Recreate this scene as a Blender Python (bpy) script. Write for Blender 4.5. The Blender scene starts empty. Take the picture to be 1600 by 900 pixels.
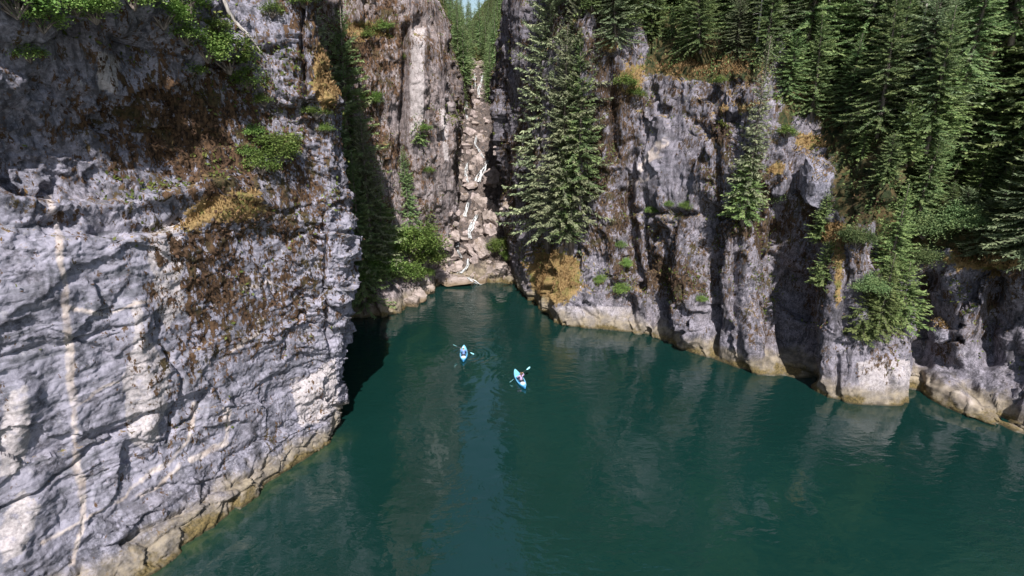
import bpy, math, random
import numpy as np
from mathutils import Vector, Matrix
from mathutils.bvhtree import BVHTree

scene = bpy.context.scene
col = scene.collection
random.seed(7)
rng = np.random.default_rng(7)

# ------------------------------------------------------------------ camera
F, PITCH, CAMH = 850.0, math.radians(18.0), 25.0
cam_d = bpy.data.cameras.new('camera')
cam = bpy.data.objects.new('camera', cam_d)
col.objects.link(cam)
cam.location = (0, 0, CAMH)
cam.rotation_euler = (math.pi / 2 - PITCH, 0, 0)
cam_d.sensor_width = 36.0
cam_d.lens = F / 1600 * 36
cam_d.clip_start = 0.1
cam_d.clip_end = 6000
scene.camera = cam

# ------------------------------------------------------------------ light
SUN_EL, SUN_AZ = math.radians(47), math.radians(8)      # sun behind the camera, a little to the right
sun_dir = Vector((math.sin(SUN_AZ) * math.cos(SUN_EL), -math.cos(SUN_AZ) * math.cos(SUN_EL), math.sin(SUN_EL)))
sd = bpy.data.lights.new('sun', 'SUN')
sd.energy = 4.9
sd.angle = math.radians(0.5)
sd.color = (1.0, 0.955, 0.90)
so = bpy.data.objects.new('sun', sd)
so.rotation_euler = sun_dir.to_track_quat('Z', 'Y').to_euler()
so.location = (20, -60, 90)
col.objects.link(so)
world = bpy.data.worlds.new('World')
scene.world = world
world.use_nodes = True
wn = world.node_tree
sky = wn.nodes.new('ShaderNodeTexSky')
sky.sky_type = 'NISHITA'
sky.sun_disc = False
sky.sun_elevation = SUN_EL
sky.sun_rotation = math.pi - SUN_AZ
sky.air_density = 1.3
sky.dust_density = 1.0
bg = wn.nodes['Background']
bg.inputs['Strength'].default_value = 0.078
wn.links.new(sky.outputs[0], bg.inputs['Color'])
scene.view_settings.view_transform = 'Standard'
scene.view_settings.look = 'None'
scene.view_settings.exposure = 0.70
scene.view_settings.gamma = 1.0
scene.cycles.max_bounces = 6
scene.cycles.transparent_max_bounces = 6

# ------------------------------------------------------------------ projection helpers
CP, SP = math.cos(PITCH), math.sin(PITCH)


def ray(px, py):
    d = py - 450.0
    return Vector((px - 800.0, F * CP - d * SP, -(F * SP + d * CP))).normalized()


def on_water(px, py, z=0.0):
    r = ray(px, py)
    return Vector((0, 0, CAMH)) + r * ((z - CAMH) / r.z)


def at_depth(px, py, y):
    r = ray(px, py)
    return Vector((0, 0, CAMH)) + r * (y / r.y)


def project(P):
    """world points (N,3) to photo pixels (N,2)"""
    P = np.asarray(P, dtype=float)
    x, y, z = P[..., 0], P[..., 1], P[..., 2] - CAMH
    dep = y * CP - z * SP
    dn = -(y * SP + z * CP)
    dep = np.where(np.abs(dep) < 1e-3, 1e-3, dep)
    px = 800 + F * x / dep
    py = 450 + F * dn / dep
    bad = dep < 0.5
    return np.where(bad, -9999, px), np.where(bad, -9999, py)


# ------------------------------------------------------------------ numpy noise
def _h(ix, iy, iz, seed):
    n = (ix.astype(np.int64) * 374761393 + iy.astype(np.int64) * 668265263
         + iz.astype(np.int64) * 2147483647 + seed * 1274126177) & 0xFFFFFFFF
    n = ((n ^ (n >> 13)) * 1274126177) & 0xFFFFFFFF
    n = ((n ^ (n >> 16)) * 2246822519) & 0xFFFFFFFF
    n = n ^ (n >> 15)
    return (n & 0xFFFFFF) / float(0x1000000)


def vnoise(p, seed=0):
    i = np.floor(p).astype(np.int64)
    f = p - i
    u = f * f * f * (f * (f * 6 - 15) + 10)
    r = 0.0
    for dx in (0, 1):
        wx = u[:, 0] if dx else 1 - u[:, 0]
        for dy in (0, 1):
            wy = u[:, 1] if dy else 1 - u[:, 1]
            for dz in (0, 1):
                wz = u[:, 2] if dz else 1 - u[:, 2]
                r = r + wx * wy * wz * _h(i[:, 0] + dx, i[:, 1] + dy, i[:, 2] + dz, seed)
    return r * 2 - 1


def fbm(p, octv=4, seed=0, gain=0.5):
    a, s, r = 1.0, 0.0, 0.0
    q = p.copy()
    for o in range(octv):
        r = r + a * vnoise(q, seed + o * 17)
        s += a
        a *= gain
        q = q * 2.03 + 11.7
    return r / s * 1.6


def ridged(p, octv=4, seed=0):
    a, s, r = 1.0, 0.0, 0.0
    q = p.copy()
    for o in range(octv):
        r = r + a * (1 - 2 * np.abs(vnoise(q, seed + o * 13)))
        s += a
        a *= 0.5
        q = q * 2.1 + 5.3
    return r / s


def facets(p, seed=0, tilt=0.6):
    """blocky rock: every Voronoi cell is a tilted plane; also returns crack distance"""
    i = np.floor(p).astype(np.int64)
    n = len(p)
    d1 = np.full(n, 9.0)
    d2 = np.full(n, 9.0)
    val = np.zeros(n)
    for dx in (-1, 0, 1):
        for dy in (-1, 0, 1):
            for dz in (-1, 0, 1):
                cx, cy, cz = i[:, 0] + dx, i[:, 1] + dy, i[:, 2] + dz
                ox = cx + _h(cx, cy, cz, seed + 1) - p[:, 0]
                oy = cy + _h(cx, cy, cz, seed + 2) - p[:, 1]
                oz = cz + _h(cx, cy, cz, seed + 3) - p[:, 2]
                d = np.sqrt(ox * ox + oy * oy + oz * oz)
                h = _h(cx, cy, cz, seed + 4)
                h2 = _h(cx, cy, cz, seed + 5)
                h3 = _h(cx, cy, cz, seed + 6)
                v = (h - 0.5) * 1.2 + tilt * ((h2 - .5) * (ox + oy) * 1.4 + (h3 - .5) * oz * 2)
                m = d < d1
                d2 = np.where(m, d1, np.minimum(d2, d))
                val = np.where(m, v, val)
                d1 = np.where(m, d, d1)
    return val, d2 - d1


def smooth(a, b, x):
    t = np.clip((x - a) / (b - a + 1e-9), 0, 1)
    return t * t * (3 - 2 * t)


def seg_dist(px, py, pts):
    d = np.full(px.shape, 1e9)
    for (x0, y0), (x1, y1) in zip(pts[:-1], pts[1:]):
        vx, vy = x1 - x0, y1 - y0
        t = np.clip(((px - x0) * vx + (py - y0) * vy) / (vx * vx + vy * vy + 1e-9), 0, 1)
        d = np.minimum(d, np.hypot(px - x0 - t * vx, py - y0 - t * vy))
    return d


def in_poly(px, py, poly):
    r = np.zeros(px.shape, bool)
    n = len(poly)
    for k in range(n):
        x0, y0 = poly[k]
        x1, y1 = poly[(k + 1) % n]
        c = ((y0 > py) != (y1 > py)) & (px < (x1 - x0) * (py - y0) / ((y1 - y0) + 1e-9) + x0)
        r ^= c
    return r


# ------------------------------------------------------------------ materials
class NT:
    def __init__(self, name):
        self.m = bpy.data.materials.new(name)
        self.m.use_nodes = True
        self.t = self.m.node_tree
        self.b = self.t.nodes['Principled BSDF']

    def n(self, typ, **kw):
        nd = self.t.nodes.new(typ)
        for k, v in kw.items():
            setattr(nd, k, v)
        return nd

    def l(self, a, b):
        self.t.links.new(a, b)

    def attr(self, name, out='Fac'):
        return self.n('ShaderNodeAttribute', attribute_name=name).outputs[out]

    def noise(self, scale, detail=5, rough=0.55, vec=None, dist=0.0):
        nd = self.n('ShaderNodeTexNoise')
        nd.inputs['Scale'].default_value = scale
        nd.inputs['Detail'].default_value = detail
        nd.inputs['Roughness'].default_value = rough
        nd.inputs['Distortion'].default_value = dist
        if vec is not None:
            self.l(vec, nd.inputs['Vector'])
        return nd.outputs['Fac']

    def ramp(self, fac, stops):
        nd = self.n('ShaderNodeValToRGB')
        e = nd.color_ramp.elements
        while len(e) < len(stops):
            e.new(0.5)
        for el, (p, c) in zip(e, stops):
            el.position = p
            el.color = c if len(c) == 4 else (*c, 1)
        self.l(fac, nd.inputs['Fac'])
        return nd.outputs['Color']

    def step(self, fac, a, b):
        nd = self.n('ShaderNodeMapRange')
        nd.interpolation_type = 'SMOOTHSTEP'
        nd.inputs['From Min'].default_value = a
        nd.inputs['From Max'].default_value = b
        self.l(fac, nd.inputs['Value'])
        return nd.outputs['Result']

    def math(self, op, a, b=None):
        nd = self.n('ShaderNodeMath', operation=op)
        for i, v in enumerate((a, b)):
            if v is None:
                continue
            if isinstance(v, (int, float)):
                nd.inputs[i].default_value = v
            else:
                self.l(v, nd.inputs[i])
        return nd.outputs[0]

    def mix(self, fac, a, b, mode='MIX'):
        nd = self.n('ShaderNodeMix', data_type='RGBA', blend_type=mode)
        nd.clamp_factor = True
        for key, v in ((0, fac), (6, a), (7, b)):
            if isinstance(v, (int, float)):
                nd.inputs[key].default_value = v
            elif isinstance(v, tuple):
                nd.inputs[key].default_value = (*v, 1) if len(v) == 3 else v
            else:
                self.l(v, nd.inputs[key])
        return nd.outputs[2]

    def pos(self, scale=None):
        g = self.n('ShaderNodeNewGeometry').outputs['Position']
        if scale is None:
            return g
        mp = self.n('ShaderNodeMapping')
        mp.inputs['Scale'].default_value = scale
        self.l(g, mp.inputs['Vector'])
        return mp.outputs['Vector']

    def objco(self):
        return self.n('ShaderNodeTexCoord').outputs['Object']

    def bump(self, h, strength, dist=0.1, prev=None):
        nd = self.n('ShaderNodeBump')
        nd.inputs['Strength'].default_value = strength
        nd.inputs['Distance'].default_value = dist
        self.l(h, nd.inputs['Height'])
        if prev is not None:
            self.l(prev, nd.inputs['Normal'])
        return nd.outputs['Normal']

    def out(self, color=None, rough=0.8, normal=None, spec=0.3):
        if color is not None:
            if isinstance(color, tuple):
                self.b.inputs['Base Color'].default_value = (*color, 1)
            else:
                self.l(color, self.b.inputs['Base Color'])
        if isinstance(rough, (int, float)):
            self.b.inputs['Roughness'].default_value = rough
        else:
            self.l(rough, self.b.inputs['Roughness'])
        self.b.inputs['Specular IOR Level'].default_value = spec
        if normal is not None:
            self.l(normal, self.b.inputs['Normal'])
        return self.m


def rock_material(name, light, dark, mossc, warm, use_world=True):
    g = NT(name)
    P = g.pos()
    big = g.noise(0.22, 6, 0.6, P)
    med = g.noise(1.3, 8, 0.62, P)
    fin = g.noise(7.0, 6, 0.65, P)
    stv = g.pos((1.6, 1.6, 0.16))
    streak = g.noise(1.0, 6, 0.6, stv, 0.4)
    c = g.mix(g.step(med, 0.33, 0.66), dark, light)
    c = g.mix(g.math('MULTIPLY', g.step(big, 0.45, 0.72), 0.55), c, warm)
    c = g.mix(g.math('MULTIPLY', g.step(fin, 0.50, 0.68), 0.55), c, tuple(v * 1.5 for v in light))
    c = g.mix(g.math('MULTIPLY', g.step(fin, 0.52, 0.32), 0.6), c, tuple(v * 0.5 for v in dark))
    # water stains running down the face
    dirt = g.math('SUBTRACT', 1.0, g.attr('clean'))
    c = g.mix(g.math('MULTIPLY', g.attr('clean'), g.math('MULTIPLY', g.step(med, 0.36, 0.56), 0.75)), c, tuple(v * 1.4 for v in light))
    st3 = g.noise(1.0, 8, 0.66, g.pos((0.35, 0.35, 2.4)), 0.3)
    c = g.mix(g.math('MULTIPLY', g.attr('clean'), g.math('MULTIPLY', g.step(st3, 0.50, 0.60), 0.65)), c, (0.095, 0.10, 0.115))
    c = g.mix(g.math('MULTIPLY', g.math('MULTIPLY', g.step(streak, 0.50, 0.64), 0.75), dirt), c, (0.035, 0.034, 0.040))
    st2 = g.noise(2.6, 7, 0.68, g.pos((1.2, 1.2, 0.28)), 0.6)
    c = g.mix(g.math('MULTIPLY', g.math('MULTIPLY', g.step(st2, 0.54, 0.64), 0.7), g.math('ADD', 0.25, g.math('MULTIPLY', dirt, 0.75))), c, tuple(v * 0.38 for v in dark))
    # pale scars, veins
    vein_n = g.noise(2.2, 4, 0.6, P)
    pale = g.math('MULTIPLY', g.attr('pale'), g.step(vein_n, 0.25, 0.5))
    c = g.mix(pale, c, g.mix(g.step(fin, 0.3, 0.7), (0.28, 0.25, 0.255), (0.50, 0.455, 0.465)))
    c = g.mix(g.attr('vein'), c, g.mix(g.step(med, 0.35, 0.65), (0.36, 0.295, 0.265), (0.58, 0.505, 0.475)))
    # white lichen specks
    lich = g.noise(3.4, 5, 0.7, g.pos((1, 1, 0.5)))
    c = g.mix(g.math('MULTIPLY', g.math('MULTIPLY', g.step(lich, 0.60, 0.67), g.attr('lichen')), 0.8), c, (0.46, 0.445, 0.47))
    # brown moss, in ragged patches
    mn = g.noise(1.7, 9, 0.68, g.pos((1, 1, 0.55)))
    mn2 = g.noise(5.5, 6, 0.7, g.pos((1, 1, 0.4)))
    mns = g.math('ADD', g.math('MULTIPLY', g.math('SUBTRACT', mn, 0.5), 1.5), g.math('MULTIPLY', g.math('SUBTRACT', mn2, 0.5), 1.2))
    mfac = g.step(g.math('ADD', g.math('MULTIPLY', g.attr('moss'), 0.5), mns), 0.22, 0.30)
    mossmix = g.mix(g.step(mn2, 0.40, 0.60), tuple(v * 0.15 for v in mossc), (mossc[0] * 1.25, mossc[1] * 1.2, mossc[2] * 1.1))
    mossmix = g.mix(g.math('MULTIPLY', g.step(g.noise(0.6, 5, 0.6, P), 0.52, 0.62), 0.6), mossmix, (0.045, 0.042, 0.018))
    c = g.mix(mfac, c, mossmix)
    # dry grass and green growth on the ledges
    gn = g.noise(2.6, 7, 0.65, P)
    gfac = g.step(g.math('ADD', g.math('MULTIPLY', g.attr('grass'), 0.75), g.math('SUBTRACT', gn, 0.5)), 0.30, 0.42)
    grs = g.mix(g.step(fin, 0.3, 0.7), (0.12, 0.082, 0.034), (0.28, 0.19, 0.085))
    grs = g.mix(g.math('MULTIPLY', g.step(g.noise(0.8, 4, 0.6, P), 0.5, 0.65), 0.7), grs, (0.10, 0.12, 0.03))
    c = g.mix(gfac, c, grs)
    # forest soil on the slopes
    soilc = g.mix(g.step(mn, 0.42, 0.58), (0.018, 0.026, 0.010), (0.075, 0.055, 0.024))
    soilc = g.mix(g.step(gn, 0.56, 0.66), soilc, (0.04, 0.06, 0.02))
    c = g.mix(g.step(g.math('ADD', g.attr('soil'), g.math('SUBTRACT', gn, 0.5)), 0.45, 0.6), c, soilc)
    # tide band: tan bleached rock, algae fringe, wet line
    sep = g.n('ShaderNodeSeparateXYZ')
    g.l(P, sep.inputs[0])
    zz = g.math('ADD', sep.outputs['Z'], g.math('MULTIPLY', g.math('SUBTRACT', g.noise(0.45, 7, 0.65, P), 0.5), 3.6))
    tan = g.mix(g.step(med, 0.35, 0.65), (0.12, 0.10, 0.07), (0.27, 0.225, 0.165))
    c = g.mix(g.math('MULTIPLY', g.math('SUBTRACT', 1.0, g.step(zz, 0.9, 2.3)), g.math('ADD', 0.35, g.math('MULTIPLY', med, 0.9))), c, tan)
    alg = g.mix(g.step(fin, 0.35, 0.65), (0.06, 0.048, 0.022), (0.155, 0.115, 0.05))
    c = g.mix(g.math('SUBTRACT', 1.0, g.step(zz, 0.15, 0.75)), c, alg)
    wet = g.math('SUBTRACT', 1.0, g.step(sep.outputs['Z'], 0.06, 0.22))
    c = g.mix(g.math('MULTIPLY', wet, 0.7), c, (0.035, 0.03, 0.02))
    nb = g.bump(med, 0.4, 0.18)
    nb = g.bump(fin, 0.5, 0.07, nb)
    nb = g.bump(g.noise(24.0, 4, 0.6, P), 0.35, 0.03, nb)
    rg = g.math('SUBTRACT', 0.92, g.math('MULTIPLY', wet, 0.5))
    return g.out(c, rg, nb, 0.25)


M_CLIFF = rock_material('rock_grey', (0.245, 0.235, 0.29), (0.098, 0.098, 0.124), (0.074, 0.045, 0.028), (0.20, 0.175, 0.195))
M_CLIFF_DARK = rock_material('rock_dark_grey', (0.225, 0.208, 0.25), (0.075, 0.07, 0.084), (0.066, 0.044, 0.03), (0.15, 0.125, 0.13))
M_BED = rock_material('rock_shade_brown', (0.15, 0.118, 0.108), (0.05, 0.04, 0.036), (0.05, 0.035, 0.02), (0.10, 0.08, 0.065))  # brown bed rock darkened so the gaps between boulders read as shade
M_GORGE = rock_material('rock_brownish', (0.275, 0.235, 0.245), (0.115, 0.092, 0.09), (0.10, 0.06, 0.038), (0.19, 0.145, 0.125))


def boulder_material():
    g = NT('boulder_rock')
    P = g.pos()
    med = g.noise(1.1, 7, 0.6, P)
    fin = g.noise(6, 6, 0.65, P)
    rnd = g.n('ShaderNodeObjectInfo').outputs['Random']
    c = g.mix(g.step(med, 0.35, 0.65), (0.16, 0.125, 0.12), (0.44, 0.365, 0.355))
    c = g.mix(g.math('MULTIPLY', rnd, 0.5), c, (0.24, 0.20, 0.165))
    c = g.mix(g.math('MULTIPLY', g.step(fin, 0.5, 0.7), 0.4), c, (0.56, 0.50, 0.49))
    c = g.mix(g.math('MULTIPLY', g.step(g.noise(0.8, 6, 0.65, P), 0.55, 0.66), 0.75), c, (0.15, 0.105, 0.05))
    sep = g.n('ShaderNodeSeparateXYZ')
    g.l(P, sep.inputs[0])
    c = g.mix(g.math('SUBTRACT', 1.0, g.step(sep.outputs['Z'], 0.25, 1.2)), c, (0.15, 0.11, 0.07))
    nb = g.bump(med, 0.5, 0.3)
    nb = g.bump(fin, 0.45, 0.08, nb)
    return g.out(c, 0.85, nb, 0.3)


M_BOULDER = boulder_material()


def soil_material():
    g = NT('forest_floor')
    P = g.pos()
    a = g.noise(0.7, 7, 0.6, P)
    c = g.mix(g.step(a, 0.38, 0.6), (0.035, 0.045, 0.018), (0.12, 0.085, 0.035))
    c = g.mix(g.step(g.noise(2.3, 6, 0.65, P), 0.55, 0.66), c, (0.05, 0.075, 0.025))
    nb = g.bump(g.noise(3.0, 8, 0.7, P), 0.9, 0.4)
    return g.out(c, 0.95, nb, 0.1)


M_SOIL = soil_material()


def leaf_material(name, c0, c1, c2, transl=0.25, rough=0.6):
    g = NT(name)
    t = g.attr('tint')
    rnd = g.n('ShaderNodeObjectInfo').outputs['Random']
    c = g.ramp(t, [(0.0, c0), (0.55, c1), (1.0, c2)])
    hv = g.n('ShaderNodeHueSaturation')
    g.l(c, hv.inputs['Color'])
    g.l(g.math('ADD', 0.70, g.math('MULTIPLY', rnd, 0.6)), hv.inputs['Value'])
    g.l(g.math('ADD', 0.485, g.math('MULTIPLY', rnd, 0.03)), hv.inputs['Hue'])
    c = hv.outputs['Color']
    g.out(c, rough, None, 0.2)
    tr = g.n('ShaderNodeBsdfTranslucent')
    g.l(c, tr.inputs['Color'])
    mx = g.n('ShaderNodeMixShader')
    mx.inputs[0].default_value = transl
    g.l(g.b.outputs[0], mx.inputs[1])
    g.l(tr.outputs[0], mx.inputs[2])
    o = g.t.nodes['Material Output']
    g.l(mx.outputs[0], o.inputs['Surface'])
    return g.m


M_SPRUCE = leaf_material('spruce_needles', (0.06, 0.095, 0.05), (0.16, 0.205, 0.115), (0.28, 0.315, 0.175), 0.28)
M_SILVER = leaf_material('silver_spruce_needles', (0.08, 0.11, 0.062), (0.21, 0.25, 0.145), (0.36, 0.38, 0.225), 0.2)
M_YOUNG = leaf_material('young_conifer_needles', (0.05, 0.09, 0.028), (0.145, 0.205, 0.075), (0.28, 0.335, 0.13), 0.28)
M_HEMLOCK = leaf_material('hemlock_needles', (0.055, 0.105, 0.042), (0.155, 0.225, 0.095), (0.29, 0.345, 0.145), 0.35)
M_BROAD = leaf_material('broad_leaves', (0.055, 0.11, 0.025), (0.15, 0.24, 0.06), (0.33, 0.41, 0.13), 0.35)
M_GRASS = leaf_material('dry_grass_blades', (0.15, 0.09, 0.035), (0.29, 0.19, 0.085), (0.42, 0.32, 0.16), 0.2)
M_MOSS = leaf_material('brown_moss_tufts', (0.03, 0.019, 0.012), (0.078, 0.048, 0.03), (0.14, 0.092, 0.055), 0.1, 0.9)
M_UNDER = leaf_material('undergrowth_leaves', (0.05, 0.085, 0.028), (0.13, 0.18, 0.065), (0.26, 0.285, 0.11), 0.3)
M_FERN = leaf_material('green_tufts', (0.05, 0.075, 0.015), (0.12, 0.16, 0.04), (0.24, 0.26, 0.08), 0.25)


def bark_material(name, a, b):
    g = NT(name)
    n = g.noise(3.0, 6, 0.65, g.pos((2, 2, 0.5)))
    c = g.mix(g.step(n, 0.35, 0.65), a, b)
    return g.out(c, 0.9, g.bump(n, 0.7, 0.05), 0.15)


M_BARK = bark_material('bark', (0.09, 0.075, 0.065), (0.26, 0.22, 0.20))
M_DEADWOOD = bark_material('bleached_wood', (0.30, 0.27, 0.25), (0.56, 0.52, 0.49))


def plain(name, c, rough=0.5, spec=0.4, var=0.12):
    g = NT(name)
    n = g.noise(6.0, 5, 0.6, g.objco())
    cc = g.mix(n, tuple(v * (1 - var) for v in c), tuple(min(1, v * (1 + var)) for v in c))
    return g.out(cc, rough, None, spec)


def water_material():
    g = NT('fjord_water')
    P = g.pos()
    # body colour of the silty green water
    big = g.noise(0.035, 4, 0.5, P)
    c = g.mix(g.step(big, 0.35, 0.65), (0.0034, 0.021, 0.018), (0.0045, 0.026, 0.0225))
    sh = g.attr('shallow')
    c = g.mix(g.math('MULTIPLY', sh, g.step(g.noise(0.9, 5, 0.6, P), 0.25, 0.7)), c, (0.06, 0.085, 0.03))
    # wind ripples in patches + small swell
    patch = g.step(g.noise(0.06, 3, 0.5, P), 0.40, 0.62)
    w1 = g.noise(1.15, 3, 0.55, g.pos((0.75, 1.5, 1)), 0.5)
    w2 = g.noise(4.5, 2, 0.5, g.pos((0.8, 1.3, 1)), 0.3)
    w0 = g.noise(0.33, 2, 0.5, P)
    h = g.math('ADD', g.math('MULTIPLY', w1, g.math('ADD', 0.25, g.math('MULTIPLY', patch, 0.75))), g.math('MULTIPLY', w2, g.math('MULTIPLY', patch, 0.16)))
    nb = g.bump(w0, 0.2, 0.5)
    nb = g.bump(h, 0.42, 0.16, nb)
    for (bx, by) in ((725, 553), (812, 594)):
        q = on_water(bx, by)
        vd = g.n('ShaderNodeVectorMath', operation='DISTANCE')
        g.l(P, vd.inputs[0])
        vd.inputs[1].default_value = (q.x, q.y, 0)
        dst = g.math('ADD', vd.outputs['Value'], g.math('MULTIPLY', w0, 1.2))
        rip = g.math('SINE', g.math('MULTIPLY', dst, 9.0))
        amp = g.math('MULTIPLY', g.math('SUBTRACT', 1.0, g.step(vd.outputs['Value'], 1.5, 5.0)), g.step(g.noise(.5, 2, .5, P), .42, .58))
        nb = g.bump(g.math('MULTIPLY', rip, amp), 0.2, 0.05, nb)
    g.out(c, 0.03, nb, 1.0)
    g.b.inputs['IOR'].default_value = 1.48
    return g.m


M_WATER = water_material()


def foam_material():
    g = NT('white_water')
    n = g.noise(2.2, 6, 0.65, g.pos((3, 1, 0.6)))
    c = g.mix(g.step(n, 0.30, 0.55), (0.34, 0.37, 0.40), (0.68, 0.70, 0.72))
    g.out(c, 0.4, g.bump(n, 0.6, 0.1), 0.4)
    # torn edges and gaps where the rock shows between the strands
    n2 = g.noise(2.4, 5, 0.7, g.pos((2.2, 1.2, 0.8)))
    al = g.step(g.math('SUBTRACT', n2, g.math('MULTIPLY', g.attr('edge'), 0.22)), 0.28, 0.46)
    g.l(al, g.b.inputs['Alpha'])
    return g.m


M_FOAM = foam_material()


# ------------------------------------------------------------------ mesh helpers
def mesh_from(name, V, Fc, mat=None, shade=True, attrs=None):
    """V (n,3); Fc int array (m,3) or (m,4)"""
    V = np.ascontiguousarray(V, dtype=np.float32)
    Fc = np.ascontiguousarray(Fc, dtype=np.int32)
    me = bpy.data.meshes.new(name)
    k = Fc.shape[1]
    me.vertices.add(len(V))
    me.vertices.foreach_set('co', V.ravel())
    me.loops.add(Fc.size)
    me.loops.foreach_set('vertex_index', Fc.ravel())
    me.polygons.add(len(Fc))
    me.polygons.foreach_set('loop_start', np.arange(0, Fc.size, k, dtype=np.int32))
    me.polygons.foreach_set('loop_total', np.full(len(Fc), k, dtype=np.int32))
    me.update(calc_edges=True)
    if shade:
        me.polygons.foreach_set('use_smooth', np.ones(len(Fc), dtype=bool))
    if attrs:
        for an, av in attrs.items():
            a = me.attributes.new(an, 'FLOAT', 'POINT')
            a.data.foreach_set('value', np.ascontiguousarray(av, dtype=np.float32))
    if mat:
        me.materials.append(mat)
    return me


def link(name, me, parent=None, loc=(0, 0, 0)):
    o = bpy.data.objects.new(name, me)
    o.location = loc
    col.objects.link(o)
    if parent:
        o.parent = parent
    return o


def tag(o, label=None, cat=None, group=None, kind=None):
    for k, v in (('label', label), ('category', cat), ('group', group), ('kind', kind)):
        if v:
            o[k] = v
    return o


def thing(name, label, cat, loc=(0, 0, 0), rz=0.0, group=None):
    o = bpy.data.objects.new(name, None)
    o.empty_display_size = 0.2
    o.location = loc
    o.rotation_euler = (0, 0, rz)
    col.objects.link(o)
    return tag(o, label, cat, group)


def copy_tree(o, parent=None):
    c = o.copy()
    col.objects.link(c)
    if parent:
        c.parent = parent
    for ch in list(o.children):
        copy_tree(ch, c)
    return c


class Geo:
    """collects polygons of several shapes into ONE mesh"""
    def __init__(self):
        self.v, self.f, self.n = [], [], 0

    def add(self, V, Fs):
        V = np.asarray(V, dtype=float).reshape(-1, 3)
        for f in Fs:
            self.f.append([i + self.n for i in f])
        self.v.extend(map(tuple, V))
        self.n += len(V)

    def tube(self, pts, rad, seg=6, cap=True):
        pts = [Vector(p) for p in pts]
        V, Fs = [], []
        for i, p in enumerate(pts):
            t = (pts[min(i + 1, len(pts) - 1)] - pts[max(i - 1, 0)]).normalized()
            a = t.orthogonal().normalized() if i == 0 else (a - t * a.dot(t)).normalized()
            b = t.cross(a)
            r = rad[i] if hasattr(rad, '__len__') else rad
            for k in range(seg):
                an = 2 * math.pi * k / seg
                V.append(p + a * math.cos(an) * r + b * math.sin(an) * r)
        for i in range(len(pts) - 1):
            for k in range(seg):
                k2 = (k + 1) % seg
                Fs.append([i * seg + k, i * seg + k2, (i + 1) * seg + k2, (i + 1) * seg + k])
        if cap:
            Fs.append(list(range(seg))[::-1])
            Fs.append([(len(pts) - 1) * seg + k for k in range(seg)])
        self.add([tuple(v) for v in V], Fs)

    def build(self, name, mat, shade=True):
        me = bpy.data.meshes.new(name)
        me.from_pydata(self.v, [], self.f)
        me.update()
        if shade:
            me.polygons.foreach_set('use_smooth', np.ones(len(me.polygons), dtype=bool))
        me.materials.append(mat)
        return me


def catmull(P, subs):
    """P (n, m, k) control rows along axis 0 -> dense along axis 0"""
    n = len(P)
    out = []
    for i in range(n - 1):
        p1, p2 = P[i], P[i + 1]
        p0 = P[i - 1] if i > 0 else 2 * p1 - p2
        p3 = P[i + 2] if i + 2 < n else 2 * p2 - p1
        ts = np.linspace(0, 1, subs[i], endpoint=False)
        for t in ts:
            m1, m2 = (p2 - p0) * 0.36, (p3 - p1) * 0.36
            h00 = 2 * t ** 3 - 3 * t ** 2 + 1
            h10 = t ** 3 - 2 * t ** 2 + t
            h01 = -2 * t ** 3 + 3 * t ** 2
            h11 = t ** 3 - t ** 2
            out.append(h00 * p1 + h10 * m1 + h01 * p2 + h11 * m2)
    out.append(P[-1])
    return np.array(out)


def grid_faces(nu, nv):
    i = np.arange(nu * nv).reshape(nu, nv)
    return np.stack([i[:-1, :-1], i[1:, :-1], i[1:, 1:], i[:-1, 1:]], -1).reshape(-1, 4)


def grid_normals(G):
    du = np.gradient(G, axis=0)
    dv = np.gradient(G, axis=1)
    n = np.cross(du, dv)
    return n / (np.linalg.norm(n, axis=2, keepdims=True) + 1e-9)


def sheet(cols, rows, usub, vsub):
    """cols: [(x, y, nx, ny, [offset per row])]"""
    C = np.zeros((len(cols), len(rows), 3))
    for i, (x, y, nx, ny, off) in enumerate(cols):
        L = math.hypot(nx, ny)
        for j, z in enumerate(rows):
            o = off[j] if j < len(off) else off[-1]
            C[i, j] = (x + nx / L * o, y + ny / L * o, z)
    D = catmull(C, usub)
    D = catmull(D.transpose(1, 0, 2), vsub).transpose(1, 0, 2)
    return D


TERRAIN = []


def finish_sheet(name, G, mat, disp_fn, attr_fn):
    nu, nv = G.shape[:2]
    N = grid_normals(G)
    P = G.reshape(-1, 3)
    Nf = N.reshape(-1, 3)
    px, py = project(P)
    D = disp_fn(P, Nf, px, py)
    V = P + Nf * D[:, None]
    V2 = V.reshape(nu, nv, 3)
    # a little lateral shift makes small overhangs
    sh = np.stack([fbm(P * 0.9, 2, 91), fbm(P * 0.9, 2, 92), fbm(P * 0.9, 2, 93)], 1) * 0.10
    V = V + sh
    N2 = grid_normals(V.reshape(nu, nv, 3)).reshape(-1, 3)
    px, py = project(V)
    at = attr_fn(V, N2, px, py)
    at.setdefault('soil', smooth(0.40, 0.58, Nf[:, 2]) * smooth(9, 13, V[:, 2]))
    me = mesh_from(name, V, grid_faces(nu, nv), mat, False, at)
    o = link(name, me)
    tag(o, kind='structure')
    TERRAIN.append((o, V, grid_faces(nu, nv), N2, at))
    return o


def blob(px, py, cx, cy, rx, ry):
    return np.exp(-(((px - cx) / rx) ** 2 + ((py - cy) / ry) ** 2))


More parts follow.
